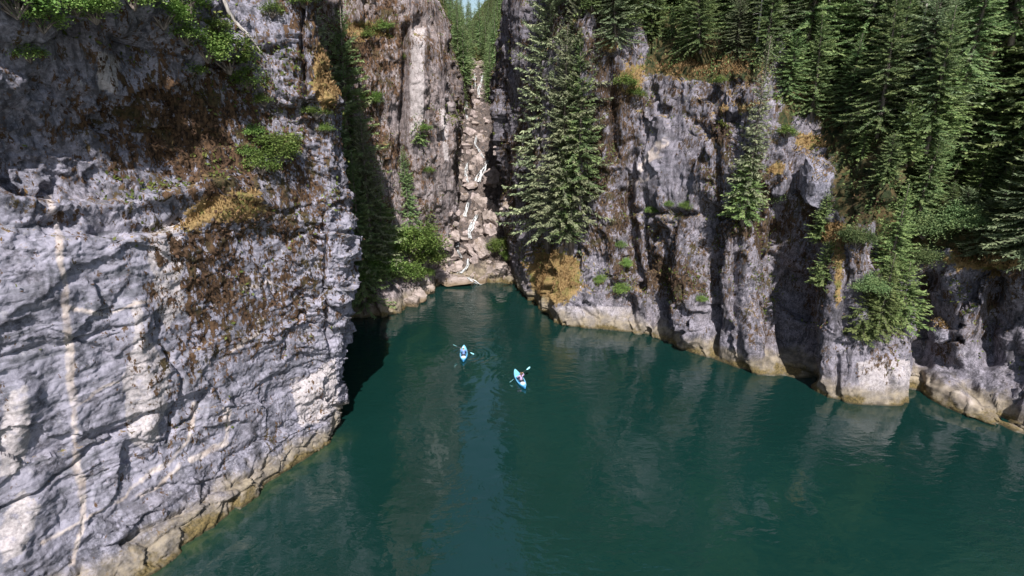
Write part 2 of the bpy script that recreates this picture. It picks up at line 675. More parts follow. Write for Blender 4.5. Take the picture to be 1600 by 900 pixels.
def rock_disp(P, aniso, amp, seed, fine=1.0):
    w = np.stack([fbm(P * 0.4, 3, seed + 31), fbm(P * 0.4, 3, seed + 37), fbm(P * 0.4, 3, seed + 41)], 1)
    A = np.array(aniso)
    Q = P * A + w * 0.4
    # shear the lattice so that the joints run a little oblique
    Q = Q + np.stack([Q[:, 2] * .22, Q[:, 2] * -.15, Q[:, 0] * .18], 1)
    keep = smooth(0.05, 0.4, fbm(P * 0.45, 2, seed + 61))           # cracks open only here and there
    rough_ = 0.45 + 0.75 * smooth(-.3, .4, fbm(P * 0.2, 2, seed + 63))  # smooth slabs next to broken ground
    d = fbm(P * 0.13, 3, seed) * 0.75 * amp
    v, e = facets(Q * 0.30, seed + 3, 1.1)
    d += v * 1.25 * amp
    v, e = facets(Q * 0.78 + 3.1, seed + 5, 1.5)
    d += v * 0.52 * amp * rough_
    d -= (1 - smooth(0.0, 0.035, e)) * 0.30 * amp * keep
    Q2 = P * A + np.stack([P[:, 2] * .2 * A[0], P[:, 2] * -.12 * A[0], P[:, 0] * .2 * A[2]], 1) + w * .12
    v, e = facets(Q2 * 2.1 + 7.7, seed + 9, 1.8)
    d += v * 0.17 * amp * fine * rough_
    v, e = facets(Q2 * 5.2 + 1.7, seed + 15, 1.8)
    d += v * 0.065 * fine * rough_
    d += fbm(P * np.array((4.0, 4.0, 2.0)), 3, seed + 19, 0.6) * 0.05 * fine
    return d


# ------------------------------------------------------------------ setting: left cliff
LROWS = [-2.5, 0, 1.0, 2.4, 6, 11, 15, 18.4, 20, 22, 25, 28, 31, 36, 48, 75]
lp = [0.6, 0.3, 0.0, -0.9, -1.7, -1.5, -1.3, -1.1, -2.0, -2.9, -2.6, -0.9, -0.7, -2.5, -7, -18]
lp2 = [0.6, 0, -0.3, -1.1, -1.3, -1.2, -1.0, -0.8, -1.4, -2.0, -2.0, -1.4, -1.6, -3.5, -8, -18]
lp3 = [0.5, 0, -0.2, -0.5, -0.6, -0.3, 0.0, 0.3, 0.1, -0.1, -0.4, -1.2, -2.0, -4, -9, -18]
lc = [0.3, 0, 0.0, 0.1, 0.6, 1.5, 1.9, 2.1, 2.1, 2.1, 2.0, 1.4, 1.3, 3.0, 2.6, -6]  # unseen upper rows jut out, shaped to throw shadow over the cove
lb = [0.0] * 13 + [-1, -4, -9]
cols = [(-41, -22, .88, -.4, lp), (-33.5, -3, .88, -.47, lp), (-28.3, 11, .88, -.47, lp), (-24.3, 18.6, .88, -.47, lp),
        (-21.2, 24.2, .88, -.47, lp), (-18.9, 28.4, .88, -.47, lp), (-16.7, 33.0, .88, -.47, lp2), (-14.9, 36.9, .9, -.44, lp3),
        (-14.4, 39.3, .97, -.2, lc), (-14.6, 41.2, .98, .2, lc), (-16.6, 44.6, .6, .8, [v * .6 for v in lc]), (-23, 50, .5, .85, lb), (-36, 59, .5, .85, lb)]
LG = sheet(cols, LROWS, [10, 20, 44, 66, 62, 62, 60, 56, 56, 50, 30, 20], [6, 14, 20, 42, 60, 46, 42, 24, 26, 36, 36, 32, 32, 30, 30])


def l_disp(P, N, px, py):
    d = rock_disp(P, (0.6, 0.6, 1.0), 0.62, 10, 1.0)
    calm = smooth(315, 400, py) * smooth(640, 380, px) * 0.72
    d *= (1 - calm)
    # big flat sheets of rock bounded by straight joints that follow the bedding
    Q = P * np.array((.17, .17, .30)) + np.stack([P[:, 2] * .05, P[:, 2] * -.04, (P[:, 1] + P[:, 0]) * .05], 1)
    v, e = facets(Q, 412, .5)
    d += calm * v * .32
    v, e = facets(Q * 2.7 + 4.4, 431, .9)
    d += calm * v * .10
    v, e = facets(P * np.array((.7, .7, 2.2)) + Q, 437, 1.4)
    d += calm * v * .06
    v, e = facets(P * np.array((2.2, 2.2, 4.5)) + Q, 443, 1.6)
    d += calm * v * .035
    d -= calm * (1 - smooth(0, .06, e)) * .03
    v, e = facets(P * np.array((6, 6, 9)) + Q, 449, 1.6)
    d += calm * v * .018
    # protruding slab with the shaded undercut below it
    s = seg_dist(px, py, [(-60, 300), (70, 322), (170, 325), (260, 312), (350, 285)])
    d += 0.85 * np.exp(-(s / 15) ** 2)
    s = seg_dist(px, py, [(150, 352), (230, 356), (300, 338), (330, 320)])
    d -= 0.55 * np.exp(-(s / 9) ** 2)
    # grassy shoulder
    d += 1.3 * blob(px, py, 375, 318, 60, 30)
    d += 0.9 * blob(px, py, 430, 270, 55, 30)
    # dark slits and diagonal cracks
    w_ = fbm(P * 1.2, 3, 404)
    for pts, wd, dp in (([(478, 470), (448, 520), (442, 560)], 5, .5), ([(505, 330), (508, 440), (520, 560)], 5, .5),
                        ([(260, 545), (285, 600), (262, 690)], 5, .4), ([(0, 560), (120, 530), (230, 500)], 6, .25),
                        ([(330, 620), (300, 650), (250, 690)], 5, .35), ([(0, 800), (70, 760), (150, 700), (240, 640)], 6, .4),
                        ([(375, 370), (420, 440), (435, 470)], 4, .3), ([(470, 0), (475, 80), (480, 165)], 8, .9),
                        ([(425, 720), (410, 735), (300, 790), (190, 850)], 6, .5), ([(516, 640), (514, 690)], 4, .5)):
        d -= dp * np.exp(-(seg_dist(px + 3 * w_, py + 3 * w_, pts) / (wd * .5)) ** 1.3)
    for pts, wd, dp in (([(215, 480), (225, 560), (235, 640), (228, 700)], 22, .35), ([(85, 330), (103, 450), (115, 600), (125, 800)], 12, .08),
                        ([(40, 620), (25, 700)], 22, .4), ([(60, 770), (30, 850)], 30, .5)):
        d += dp * np.exp(-(seg_dist(px, py, pts) / wd) ** 2)
    d *= 1 - 0.55 * smooth(2.2, 0.0, P[:, 2])
    band = smooth(3.6, 2.6, P[:, 2])
    v, e = facets(P * np.array((.42, .42, .75)) + .4, 461, .8)
    d += band * (v * .42 - (1 - smooth(0, .035, e)) * .14)
    v, e = facets(P * np.array((1.4, 1.4, 2.0)) + .4, 467, 1.2)
    d += band * v * .10
    d -= 1.9 * blob(px, py, 225, 95, 42, 42) + 1.2 * blob(px, py, 120, 60, 30, 40)
    return d


def l_attr(V, N, px, py):
    nz = N[:, 2]
    z = V[:, 2]
    n1 = fbm(V * 0.35, 3, 71)
    moss = 0.15 + 0.25 * smooth(4, 16, z)
    moss += 0.75 * blob(px, py, 240, 190, 130, 110) + 0.6 * blob(px, py, 330, 240, 90, 90) + 0.55 * blob(px, py, 330, 390, 60, 70)
    moss += 0.5 * blob(px, py, 440, 350, 60, 60) + 0.45 * blob(px, py, 330, 560, 60, 70) + 0.5 * blob(px, py, 490, 110, 60, 150)
    moss += 0.45 * blob(px, py, 360, 470, 90, 70) + 0.25 * blob(px, py, 460, 500, 60, 80)
    moss -= 0.35 * smooth(250, 60, px) * smooth(250, 400, py)
    moss += n1 * 0.25
    grass = 1.2 * blob(px, py, 365, 325, 55, 22) + 1.3 * blob(px, py, 512, 115, 22, 60) + 0.5 * blob(px, py, 300, 350, 22, 30)
    grass += 0.35 * smooth(0.62, 0.8, nz) * smooth(3, 7, z)
    vein = np.zeros(len(V))
    nw = fbm(V * 1.1, 4, 5) * 5
    wv_ = 1 + .45 * fbm(V * .7, 3, 6)
    for pts, w in (([(75, 310), (95, 380), (103, 450), (103, 520), (114, 600), (118, 680), (125, 760), (130, 830), (112, 880)], 5.4),
                   ([(303, 630), (298, 690), (272, 714), (230, 745), (190, 780), (140, 808), (60, 850)], 2.6), ([(115, 640), (150, 610), (185, 597)], 1.9),
                   ([(280, 725), (245, 765), (215, 775)], 3), ([(330, 480), (380, 455), (420, 440)], 2.5), ([(350, 560), (400, 520), (412, 500)], 3),
                   ([(100, 480), (160, 492), (230, 470)], 3), ([(355, 640), (352, 690), (300, 720)], 4), ([(345, 0), (385, 45), (408, 90)], 0.1)):
        s = seg_dist(px + nw, py + nw * .5, pts)
        vein = np.maximum(vein, 1 - smooth(w * .75, w * 1.15, s / wv_))
    vein = .85 * vein * (0.5 + 0.5 * smooth(-.4, .15, fbm(V * 1.6, 3, 15)))
    pale = np.zeros(len(V))
    for poly in ([(208, 470), (222, 470), (226, 520), (262, 570), (266, 610), (248, 690), (226, 705), (205, 690), (196, 640), (190, 590), (210, 545)],
                 [(15, 610), (42, 600), (48, 690), (30, 740), (0, 750), (0, 660)], [(35, 765), (62, 790), (40, 860), (5, 880), (0, 830)],
                 [(230, 345), (282, 345), (288, 480), (262, 520), (240, 470)], [(455, 600), (525, 560), (530, 640), (470, 670)],
                 [(150, 75), (185, 90), (180, 145), (150, 135)], [(290, 170), (308, 180), (312, 205), (296, 195)]):
        pale = np.maximum(pale, in_poly(px + nw, py + nw, poly) * 1.0)
    lich = 0.35 + 0.65 * smooth(380, 480, px)
    moss = moss * .66
    return {'moss': moss, 'grass': grass, 'vein': vein, 'pale': pale * 0.85, 'lichen': lich, 'soil': smooth(36, 46, z),
            'clean': 0.85 * smooth(300, 370, py) * smooth(2, 5, z) * (0.45 + 0.55 * smooth(380, 290, px) + 0.5 * smooth(450, 500, px))}


finish_sheet('cliff', LG, M_CLIFF, l_disp, l_attr)

# ------------------------------------------------------------------ setting: left gorge wall
GROWS = [-2, 0, 1.5, 3, 5, 8, 13, 18, 23, 31, 40, 55, 85]
gp = [.5, 0, -.3, -1.0, -3.5, -5.5, -6, -6.3, -6.6, -7.2, -8, -13, -26]
gq = [.5, 0, -.3, -.8, -2.5, -4, -4.2, -4.3, -4.4, -5, -6, -12, -26]
cols = [(-46, 60, .2, -.98, gp), (-33, 61, .2, -.98, gp), (-20.5, 63.9, .25, -.97, gp), (-15.0, 65.9, .45, -.9, gp), (-12.9, 71.2, .7, -.7, gq),
        (-11.4, 77, .8, -.6, [.5, 0, -.2, -.5, -1.2, -1.5, -.8, -.4, -.3, -.6, -1.5, -8, -22]),
        (-11.4, 83, .95, -.25, [.5, .2, .2, .3, .3, .7, 2.0, 2.2, 2.2, 2.0, .2, -6, -20]),
        (-11.8, 90, .98, .1, [.5, .2, .2, .3, .3, .7, 1.4, 1.6, 1.6, 1.4, .2, -6, -20]),
        (-12, 104, .98, -.1, [.5, .2, .2, .3, .3, .6, 1.0, 1.2, 1.4, 1.4, -.5, -8, -22]),
        (-12.2, 125, .98, -.1, [0, 0, 0, 0, 0, 0.5, 1, 1.6, 2.2, 2.4, -2, -12, -28]),
        (-14, 160, .98, -.1, [0, 0, 0, 0, 0, 0, 1, 2, 3, 4, 0, -12, -32])]
GG = sheet(cols, GROWS, [8, 30, 60, 50, 50, 50, 40, 30, 24, 14], [4, 12, 12, 16, 24, 40, 40, 40, 56, 50, 24, 16])


def g_disp(P, N, px, py):
    d = rock_disp(P, (0.75, 0.75, 0.22), 0.85, 50, 0.9)
    for pts, wd, dp in (([(637, 40), (634, 120), (632, 240), (640, 300)], 5, 2.2), ([(655, 30), (652, 50)], 7, 1.5), ([(697, 60), (694, 160)], 4, 1.2),
                        ([(688, 165), (690, 185)], 4, 1.2), ([(560, 40), (610, 52)], 6, 0.8), ([(712, 110), (714, 130)], 3, 1.2)):
        d -= dp * np.exp(-(seg_dist(px, py, pts) / wd) ** 2)
    for pts, wd, dp in (([(652, 55), (654, 130), (652, 200)], 10, .9), ([(695, 190), (698, 300), (690, 390)], 9, 1.1), ([(692, 0), (694, 60)], 9, 1.0)):
        d += dp * np.exp(-(seg_dist(px, py, pts) / wd) ** 2)
    d *= 1 - 0.5 * smooth(2.0, 0.0, P[:, 2])
    return d


def g_attr(V, N, px, py):
    z = V[:, 2]
    moss = 0.34 + fbm(V * 0.25, 3, 55) * 0.40 + 0.45 * blob(px, py, 580, 110, 50, 80) - 0.6 * blob(px, py, 652, 120, 14, 90) - 0.3 * blob(px, py, 700, 280, 20, 120)
    moss *= smooth(1.5, 4, z)
    grass = 0.45 * smooth(0.55, 0.8, N[:, 2]) * smooth(2, 5, z) + 0.8 * blob(px, py, 570, 45, 50, 16)
    pale = in_poly(px, py, [(641, 45), (663, 42), (662, 200), (641, 215)]) * 0.85
    pale = np.maximum(pale, in_poly(px, py, [(688, 170), (697, 170), (701, 250), (694, 250)]) * 0.9)
    pale = np.maximum(pale, in_poly(px, py, [(713, 55), (721, 55), (719, 110), (713, 110)]) * 0.8)
    return {'moss': moss, 'grass': grass, 'vein': np.zeros(len(V)), 'pale': pale, 'lichen': np.ones(len(V))}


finish_sheet('gorge_wall', GG, M_GORGE, g_disp, g_attr)

# ------------------------------------------------------------------ setting: right wall + right cliff
RROWS = [-2, 0, 1.2, 3, 6, 9, 13, 18, 23, 28, 32, 36, 42, 52, 68, 95]
cols = [(-10, 190, -1, -.1, [2, 2, 2, 2, 2, 2, 2, 2, 2, 2, 2, 4, 8, 4, -12, -36]),
        (3, 150, -1, -.1, [2, 2, 2, 2, 2, 2, 2, 2, 3, 6, 8, 8, 4, -5, -18, -38]),
        (.5, 115, -1, -.02, [0, 0, 0, 0, 0, .4, 1, 2, 2.6, 3, 2.6, 1.4, -2, -10, -22, -38]),
        (-.3, 95, -1, .05, [0, 0, .3, .5, .7, .8, 1, 1.6, 2.0, 2.2, 2.1, 1.4, 0, -5, -13, -27]),
        (.3, 80, -1, .05, [.2, 0, 0, .2, .3, .5, .6, .8, 1, 1, 1, .6, 0, -3, -10, -22]),
        (2.7, 71.5, -.97, .1, [.3, 0, 0, -.2, -.5, -.5, -.6, -.6, -.6, -.8, -1, -1.2, -2, -5, -12, -24]),
        (4.4, 65.0, -.93, .0, [.3, 0, -.2, -.3, -.7, -2.8, -3.4, -3.6, -3.8, -3.8, -4, -4.5, -6, -9, -16, -28]),
        (5.2, 62.6, -.45, -.9, [.4, 0, -.2, -.5, -1.0, -5, -8, -9.5, -10, -10.5, -11, -13, -18, -29, -46, -68]),
        (8.2, 61.4, -.15, -.99, [.4, 0, -.2, -.7, -2.2, -4.2, -6.5, -6.6, -6.2, -5.8, -5.8, -7, -16, -28, -46, -68]),
        (10.6, 60.8, -.12, -.99, [.4, 0, -.2, -1.4, -3.4, -3.8, -4.3, -4.8, -4.9, -4.9, -5.0, -6.2, -15, -28, -46, -68]),
        (13.5, 59.9, -.3, -.95, [.5, 0, -.3, -1.2, -2.4, -2.8, -3.6, -4.6, -5.4, -6.2, -9, -14, -20, -32, -50, -70]),
        (16.8, 58.7, -.5, -.87, [.5, 0, -.2, -.5, -1.0, -1.4, -1.8, -2.3, -2.9, -3.6, -7, -12, -19, -31, -49, -69]),
        (19.0, 55.6, -.58, -.81, [.5, 0, -.1, -.3, -.7, -1.1, -1.6, -2.2, -2.9, -3.6, -7, -12, -19, -31, -49, -69]),
        (21.3, 52.4, -.55, -.83, [.5, 0, -.1, -.3, -.6, -.9, -1.4, -2.1, -2.9, -3.9, -7.5, -12.5, -20, -32, -50, -70]),
        (24.2, 50.2, -.5, -.86, [.2, 0, -.4, -1.2, -2.3, -2.8, -3.2, -3.6, -4.2, -8.5, -13, -17, -25, -37, -54, -74]),
        (26.4, 48.4, -.6, -.8, [.2, -.8, -1.8, -3.2, -4.2, -4.6, -4.8, -5.2, -8, -12, -16, -20, -27, -39, -56, -76]),
        (27.8, 45.4, -.9, -.3, [.3, 0, 0, -.1, -.5, -1.0, -1.4, -4, -8, -12, -16, -20, -27, -39, -56, -76]),
        (29.4, 43.7, -.35, -.94, [.3, 0, -.1, -.3, -.9, -1.5, -2.3, -5.6, -10, -14, -18, -22, -29, -41, -58, -78]),
        (32.2, 42.9, -.1, -.99, [.3, 0, -.2, -.5, -1.7, -3.3, -5.5, -9, -13, -17, -21, -25, -32, -43, -60, -80]),
        (35.6, 43.2, .1, -.99, [.3, 0, -.2, -.5, -2.0, -4.0, -6.5, -10, -13, -17, -21, -25, -32, -43, -60, -80]),
        (37.2, 45.6, -.4, -.92, [.2, -.4, -.8, -1.5, -2.4, -2.8, -3.6, -8, -11.5, -15, -19, -23, -30, -41, -58, -78]),
        (39.0, 41.4, -.7, -.72, [.3, 0, -.8, -3.6, -5.0, -5.2, -4.6, -9.0, -13, -17, -21, -25, -32, -43, -60, -80]),
        (41.4, 37.6, -.78, -.62, [.3, 0, -.8, -3.8, -5.4, -5.6, -4.6, -9.5, -14, -18, -22, -26, -33, -44, -60, -80]),
        (47, 29, -.8, -.6, [.3, 0, -.3, -1, -2.2, -3.2, -5.5, -10, -14, -18, -22, -26, -33, -44, -60, -80]),
        (56, 10, -.9, -.4, [.3, 0, -.3, -1, -2.2, -3.2, -5.5, -10, -14, -18, -22, -26, -33, -44, -60, -80]),
        (66, -20, -.95, -.3, [.3, 0, -.3, -1, -2.2, -3.2, -5.5, -10, -14, -18, -22, -26, -33, -44, -60, -80])]
RG = sheet(cols, RROWS, [10, 16, 18, 22, 26, 28, 22, 26, 26, 30, 30, 34, 38, 34, 30, 26, 30, 34, 34, 26, 28, 28, 26, 14, 10], [4, 14, 18, 26, 26, 34, 40, 38, 36, 30, 26, 24, 22, 20, 16])


RN = grid_normals(RG).reshape(-1, 3)


def r_disp(P, N, px, py):
    d = rock_disp(P, (0.72, 0.72, 0.24), 0.95, 80, 1.0)
    calm = np.clip(.75 * blob(px, py, 1045, 250, 55, 75) + .8 * blob(px, py, 1350, 590, 85, 45) + .6 * blob(px, py, 945, 495, 90, 28), 0, .8)
    d *= 1 - calm
    v, e = facets(P * np.array((.26, .26, .2)) + .3, 512, .7)
    d += calm * v * .45
    hill = smooth(13, 34, P[:, 2]) * smooth(1150, 1320, px) + smooth(33, 44, P[:, 2])
    hill = np.clip(hill, 0, 1)
    d = d * (1 - 0.35 * hill)
    for pts, wd, dp in (([(956, 90), (958, 170), (962, 250)], 6, 1.4), ([(1007, 300), (1003, 380), (1012, 450)], 5, .9), ([(1058, 350), (1052, 450), (1066, 530)], 5, .9), ([(1150, 400), (1146, 480), (1160, 560)], 6, 1.0), ([(1192, 330), (1200, 450), (1195, 560)], 9, 1.2), ([(1322, 380), (1322, 520)], 5, .8), ([(1130, 215), (1126, 320)], 5, .7), ([(1310, 560), (1306, 620)], 4, .4), ([(1385, 570), (1392, 625)], 4, .35), ([(1435, 540), (1432, 625)], 8, 1.2), ([(992, 465), (988, 500), (1000, 520)], 5, .7), ([(1036, 470), (1050, 520)], 7, .8),
                        ([(1105, 420), (1110, 500)], 8, .7), ([(985, 330), (1100, 335), (1160, 345)], 6, .8), ([(990, 220), (982, 330)], 7, .7),
                        ([(900, 480), (935, 500)], 4, .4), ([(1075, 180), (1110, 215)], 5, .5), ([(1245, 210), (1252, 300)], 9, 1.2),
                        ([(915, 160), (960, 165)], 4, .6), ([(1470, 560), (1540, 620), (1600, 650)], 14, 1.2)):
        d -= dp * np.exp(-(seg_dist(px, py, pts) / wd) ** 2)
    for pts, wd, dp in (([(1112, 330), (1106, 430), (1114, 545)], 13, 2.2), ([(1036, 360), (1034, 440), (1046, 520)], 10, 1.5), ([(1222, 300), (1232, 420), (1240, 590)], 20, 2.6),
                        ([(975, 300), (985, 380), (990, 440)], 9, 1.4), ([(1010, 205), (985, 260), (980, 320)], 6, .8), ([(1450, 440), (1445, 560)], 14, 2.0), ([(1560, 440), (1540, 560)], 16, 2.0)):
        d -= dp * np.exp(-(seg_dist(px + 8 * fbm(P * .5, 3, 407), py, pts) / wd) ** 2)
    for cx, cy, rx, ry, a in ((1075, 440, 20, 80, 1.0), (1168, 470, 24, 90, 1.3), (1295, 470, 26, 80, .9), (1500, 500, 28, 70, 1.4), (1040, 260, 50, 60, .7), (1285, 275, 32, 28, 1.6), (1145, 165, 16, 30, .8), (935, 120, 20, 70, .6), (935, 340, 25, 70, .5),
                              (1300, 400, 30, 70, .5), (1490, 450, 30, 40, .9), (1480, 520, 20, 16, .7), (1215, 285, 14, 20, 1.0)):
        d += a * blob(px, py, cx, cy, rx, ry)
    d *= 1 - 0.5 * smooth(2.0, 0.0, P[:, 2])
    return d


def r_attr(V, N, px, py):
    z = V[:, 2]
    nz = N[:, 2]
    n1 = fbm(V * 0.3, 3, 57)
    moss = 0.33 * smooth(2, 8, z) + 0.42 * n1 + 0.45 * blob(px, py, 935, 150, 40, 120) + 0.1 * blob(px, py, 940, 330, 40, 100) + 0.35 * blob(px, py, 1100, 160, 70, 60)
    moss += 0.35 * blob(px, py, 1060, 430, 60, 60) + 0.3 * blob(px, py, 1000, 420, 60, 80) + 0.4 * blob(px, py, 1190, 330, 60, 60) + 0.05 * smooth(900, 780, px)
    moss -= 0.5 * blob(px, py, 1030, 260, 50, 70)
    moss *= smooth(1.5, 3.5, z)
    grass = 0.42 * smooth(0.5, 0.72, nz) * smooth(2.5, 5, z)
    for cx, cy, rx, ry, a in ((866, 432, 34, 38, 1.9), (1110, 106, 90, 16, 1.3), (1265, 220, 26, 12, 1.0), (1215, 262, 14, 12, 1.0), (1300, 365, 26, 18, 1.2),
                              (1545, 405, 70, 18, 1.2), (950, 70, 20, 15, .8), (985, 130, 25, 30, .7), (1310, 430, 8, 60, .8), (1150, 170, 40, 12, .7)):
        grass += a * blob(px, py, cx, cy, rx, ry)
    pale = in_poly(px, py, [(868, 478), (985, 480), (1025, 515), (1020, 524), (870, 508)]) * 0.45
    pale = np.maximum(pale, in_poly(px, py, [(1340, 565), (1420, 560), (1432, 622), (1345, 625)]) * 0.7)
    vein = np.zeros(len(V))
    nw = fbm(V * 1.3, 2, 5) * 5
    for pts, w in (([(1000, 265), (1020, 240), (1040, 222)], 4), ([(1010, 275), (985, 290)], 3), ([(1440, 590), (1500, 620), (1560, 655), (1600, 680)], 6)):
        vein = np.maximum(vein, 0.8 * (1 - smooth(w * .6, w * 1.3, seg_dist(px + nw, py + nw, pts))))
    lich = 0.55 + 0.45 * smooth(990, 940, px)
    soil = np.maximum(smooth(0.40, 0.58, RN[:, 2]) * smooth(9, 13, z), smooth(33, 37, z) * (px > 905))
    soil = np.maximum(soil, smooth(1270, 1330, px) * smooth(14, 17, z))
    return {'moss': moss, 'grass': grass, 'vein': vein, 'pale': pale, 'lichen': lich, 'soil': soil, 'clean': 0.7 * blob(px, py, 1040, 250, 50, 75) + .4 * blob(px, py, 1350, 580, 80, 40)}


finish_sheet('cliff', RG, M_CLIFF_DARK, r_disp, r_attr)

# ------------------------------------------------------------------ setting: ravine bed and the forested valley behind
def bed_z(y):
    return np.interp(y, [74, 77, 79, 84, 90, 97, 105, 115, 130, 150, 170], [-3, -1.2, .2, 3.0, 5.8, 11.0, 16.8, 21.9, 27.6, 35.2, 40])


ys = np.concatenate([np.linspace(74, 110, 110), np.linspace(110.5, 172, 90)])
xs = np.linspace(-1, 1, 90)
Y, X = np.meshgrid(ys, xs, indexing='ij')
cx = np.interp(ys, [74, 90, 110, 130, 150, 172], [-5, -5, -5.3, -6, -6.4, -8])[:, None]
B = np.stack([cx + X * 9.5, Y, np.repeat(bed_z(ys)[:, None], 90, 1) + 2.5 * np.abs(X) ** 3], 2)
B = B.transpose(1, 0, 2)


def b_disp(P, N, px, py):
    return rock_disp(P, (1.2, 1.2, 1.2), 0.6, 120, 1.6) - .35


def b_attr(V, N, px, py):
    o = np.zeros(len(V))
    return {'moss': o + 0.15, 'grass': o, 'vein': o, 'pale': o, 'lichen': o + .5, 'soil': o}


finish_sheet('ravine_bed', B, M_BED, b_disp, b_attr)

ys = np.linspace(138, 470, 130)
ts = np.linspace(-1, 1, 150)
Y, T = np.meshgrid(ys, ts, indexing='ij')
fl = np.interp(ys, [138, 150, 220, 400, 470], [27, 33, 47, 70, 76])[:, None]
cx = np.interp(ys, [138, 150, 220, 400, 470], [-6.2, -6.4, -13.7, -26.4, -30])[:, None]
Xw = cx + np.sign(T) * (np.abs(T) ** 1.6) * 150
Zw = fl + 1.35 * np.abs(Xw - cx) ** 0.93 * np.interp(np.abs(Xw - cx), [0, 4, 150], [0.6, 1.0, 0.8])
H = np.stack([Xw, Y, Zw], 2).transpose(1, 0, 2)
finish_sheet('hillside', H, M_SOIL, lambda P, N, px, py: fbm(P * 0.08, 4, 33) * 2.5 + ridged(P * 0.3, 3, 8) * .6,
             lambda V, N, px, py: {'tint': np.ones(len(V))})

# ------------------------------------------------------------------ setting: water
wx = np.concatenate([[-3000, -400, -120], np.linspace(-50, 70, 150), [140, 400, 3000]])
wy = np.concatenate([[-3000, -400, -100, -30], np.linspace(5, 92, 130), [140]])
WX, WY = np.meshgrid(wx, wy, indexing='ij')
WV = np.stack([WX, WY, np.zeros_like(WX)], 2)
Pw = WV.reshape(-1, 3)
shore = [tuple(on_water(*p))[:2] for p in ((100, 985), (215, 900), (330, 830), (430, 745), (520, 690))]
sd_ = seg_dist(Pw[:, 0], Pw[:, 1], shore)
me = mesh_from('water', Pw, grid_faces(len(wx), len(wy)), M_WATER, True, {'shallow': 0.5 * np.exp(-(sd_ / 1.1) ** 2)})
tag(link('water', me), kind='structure')

# ------------------------------------------------------------------ ray casting on the terrain
allV, allF, off = [], [], 0
for o, V, Fc, N2, at in TERRAIN:
    allV.append(V)
    allF.append(Fc + off)
    off += len(V)
BVH = BVHTree.FromPolygons(np.concatenate(allV).tolist(), np.concatenate(allF).tolist())


def hit(px, py):
    r = BVH.ray_cast(Vector((0, 0, CAMH)), ray(px, py), 900)
    return r[0], r[1]


def drop(x, y, ztop=140):
    r = BVH.ray_cast(Vector((x, y, ztop)), Vector((0, 0, -1)), 400)
    return r[0], r[1]


# ------------------------------------------------------------------ foliage builders
def cards(C, U, W, tint):
    """diamond leaf cards: centre line start C, along vector U, half width vector W"""
    n = len(C)
    V = np.empty((n, 4, 3))
    V[:, 0] = C
    V[:, 1] = C + U * 0.45 + W
    V[:, 2] = C + U
    V[:, 3] = C + U * 0.45 - W
    Fc = np.arange(n * 4).reshape(n, 4)
    return V.reshape(-1, 3), Fc, np.repeat(tint, 4)


def spruce_meshes(Ht, R, seed, mat, gap=0.12, bottom=0.05, droop=0.3, dens=1.0, power=0.74):
    r = np.random.default_rng(seed)
    C, U, W, Tn = [], [], [], []
    tg = Geo()
    lean = r.normal(0, 0.012, 2)
    tr = [(lean[0] * z * z / Ht, lean[1] * z * z / Ht, z) for z in np.linspace(-0.8, Ht, 9)]
    tg.tube(tr, [max(0.02, Ht * 0.0135 * (1 - i / 8.6)) for i in range(9)], 8)
    z = Ht * bottom
    bg_ = Geo()
    while z < Ht * 0.985:
        t = z / Ht
        L0 = R * (1 - t) ** power * (0.55 + 0.45 * smooth(0.0, 0.14, t)) + 0.10
        nb = int(r.integers(4, 7) if t < .9 else 4)
        az0 = r.random() * 6.28
        for b in range(nb):
            if r.random() < gap:
                continue
            az = az0 + b * 6.283 / nb + r.normal(0, .35)
            L = L0 * r.uniform(.5, 1.2)
            ca, sa = math.cos(az), math.sin(az)
            el = math.tan(math.radians(np.interp(t, [0, .5, 1], [-14, 2, 48]) + r.normal(0, 10)))
            base = np.array((lean[0] * z * z / Ht, lean[1] * z * z / Ht, z))
            clump = r.random() * .45
            ns = max(3, int(L / 0.10 * dens))
            for s in np.linspace(0.14, 1.0, ns):
                rr = s * L
                p = base + np.array((ca * rr, sa * rr, el * rr - droop * L * (s ** 1.5) * .55 + 0.16 * L * s ** 4))
                for side in (-1, 1):
                    a2 = az + side * r.uniform(.45, 1.0)
                    l = (0.22 * L * (1.15 - s * .75) + .12) * r.uniform(.6, 1.25)
                    l = min(l, 0.33 if dens >= .9 else .8)
                    u = np.array((math.cos(a2), math.sin(a2), -r.uniform(-.35, .75) + el * .5)) * l
                    wv = np.cross(u, (0, 0, 1.0))
                    wv = wv / (np.linalg.norm(wv) + 1e-6)
                    roll = r.normal(0, .8)
                    wv = wv * math.cos(roll) + np.array((0, 0, 1)) * math.sin(roll)
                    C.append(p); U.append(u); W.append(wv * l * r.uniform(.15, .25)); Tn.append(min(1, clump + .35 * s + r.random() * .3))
            if L > 0.8:
                bg_.tube([base, base + np.array((ca * L * .5, sa * L * .5, el * L * .5 - droop * L * .19)), base + np.array((ca * L * .9, sa * L * .9, el * L * .9 - droop * L * .42))],
                         [0.012 * L + .01, .008 * L + .005, .004], 3, False)
        z += (Ht * 0.0105 + 0.16 * (1 - t * .5)) * .74
    # leader
    V, Fc, tn = cards(np.array(C), np.array(U), np.array(W), np.array(Tn))
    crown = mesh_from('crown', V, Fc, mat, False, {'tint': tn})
    trunk = tg.build('trunk', M_BARK)
    limbs = bg_.build('limbs', M_BARK)
    return trunk, crown, limbs


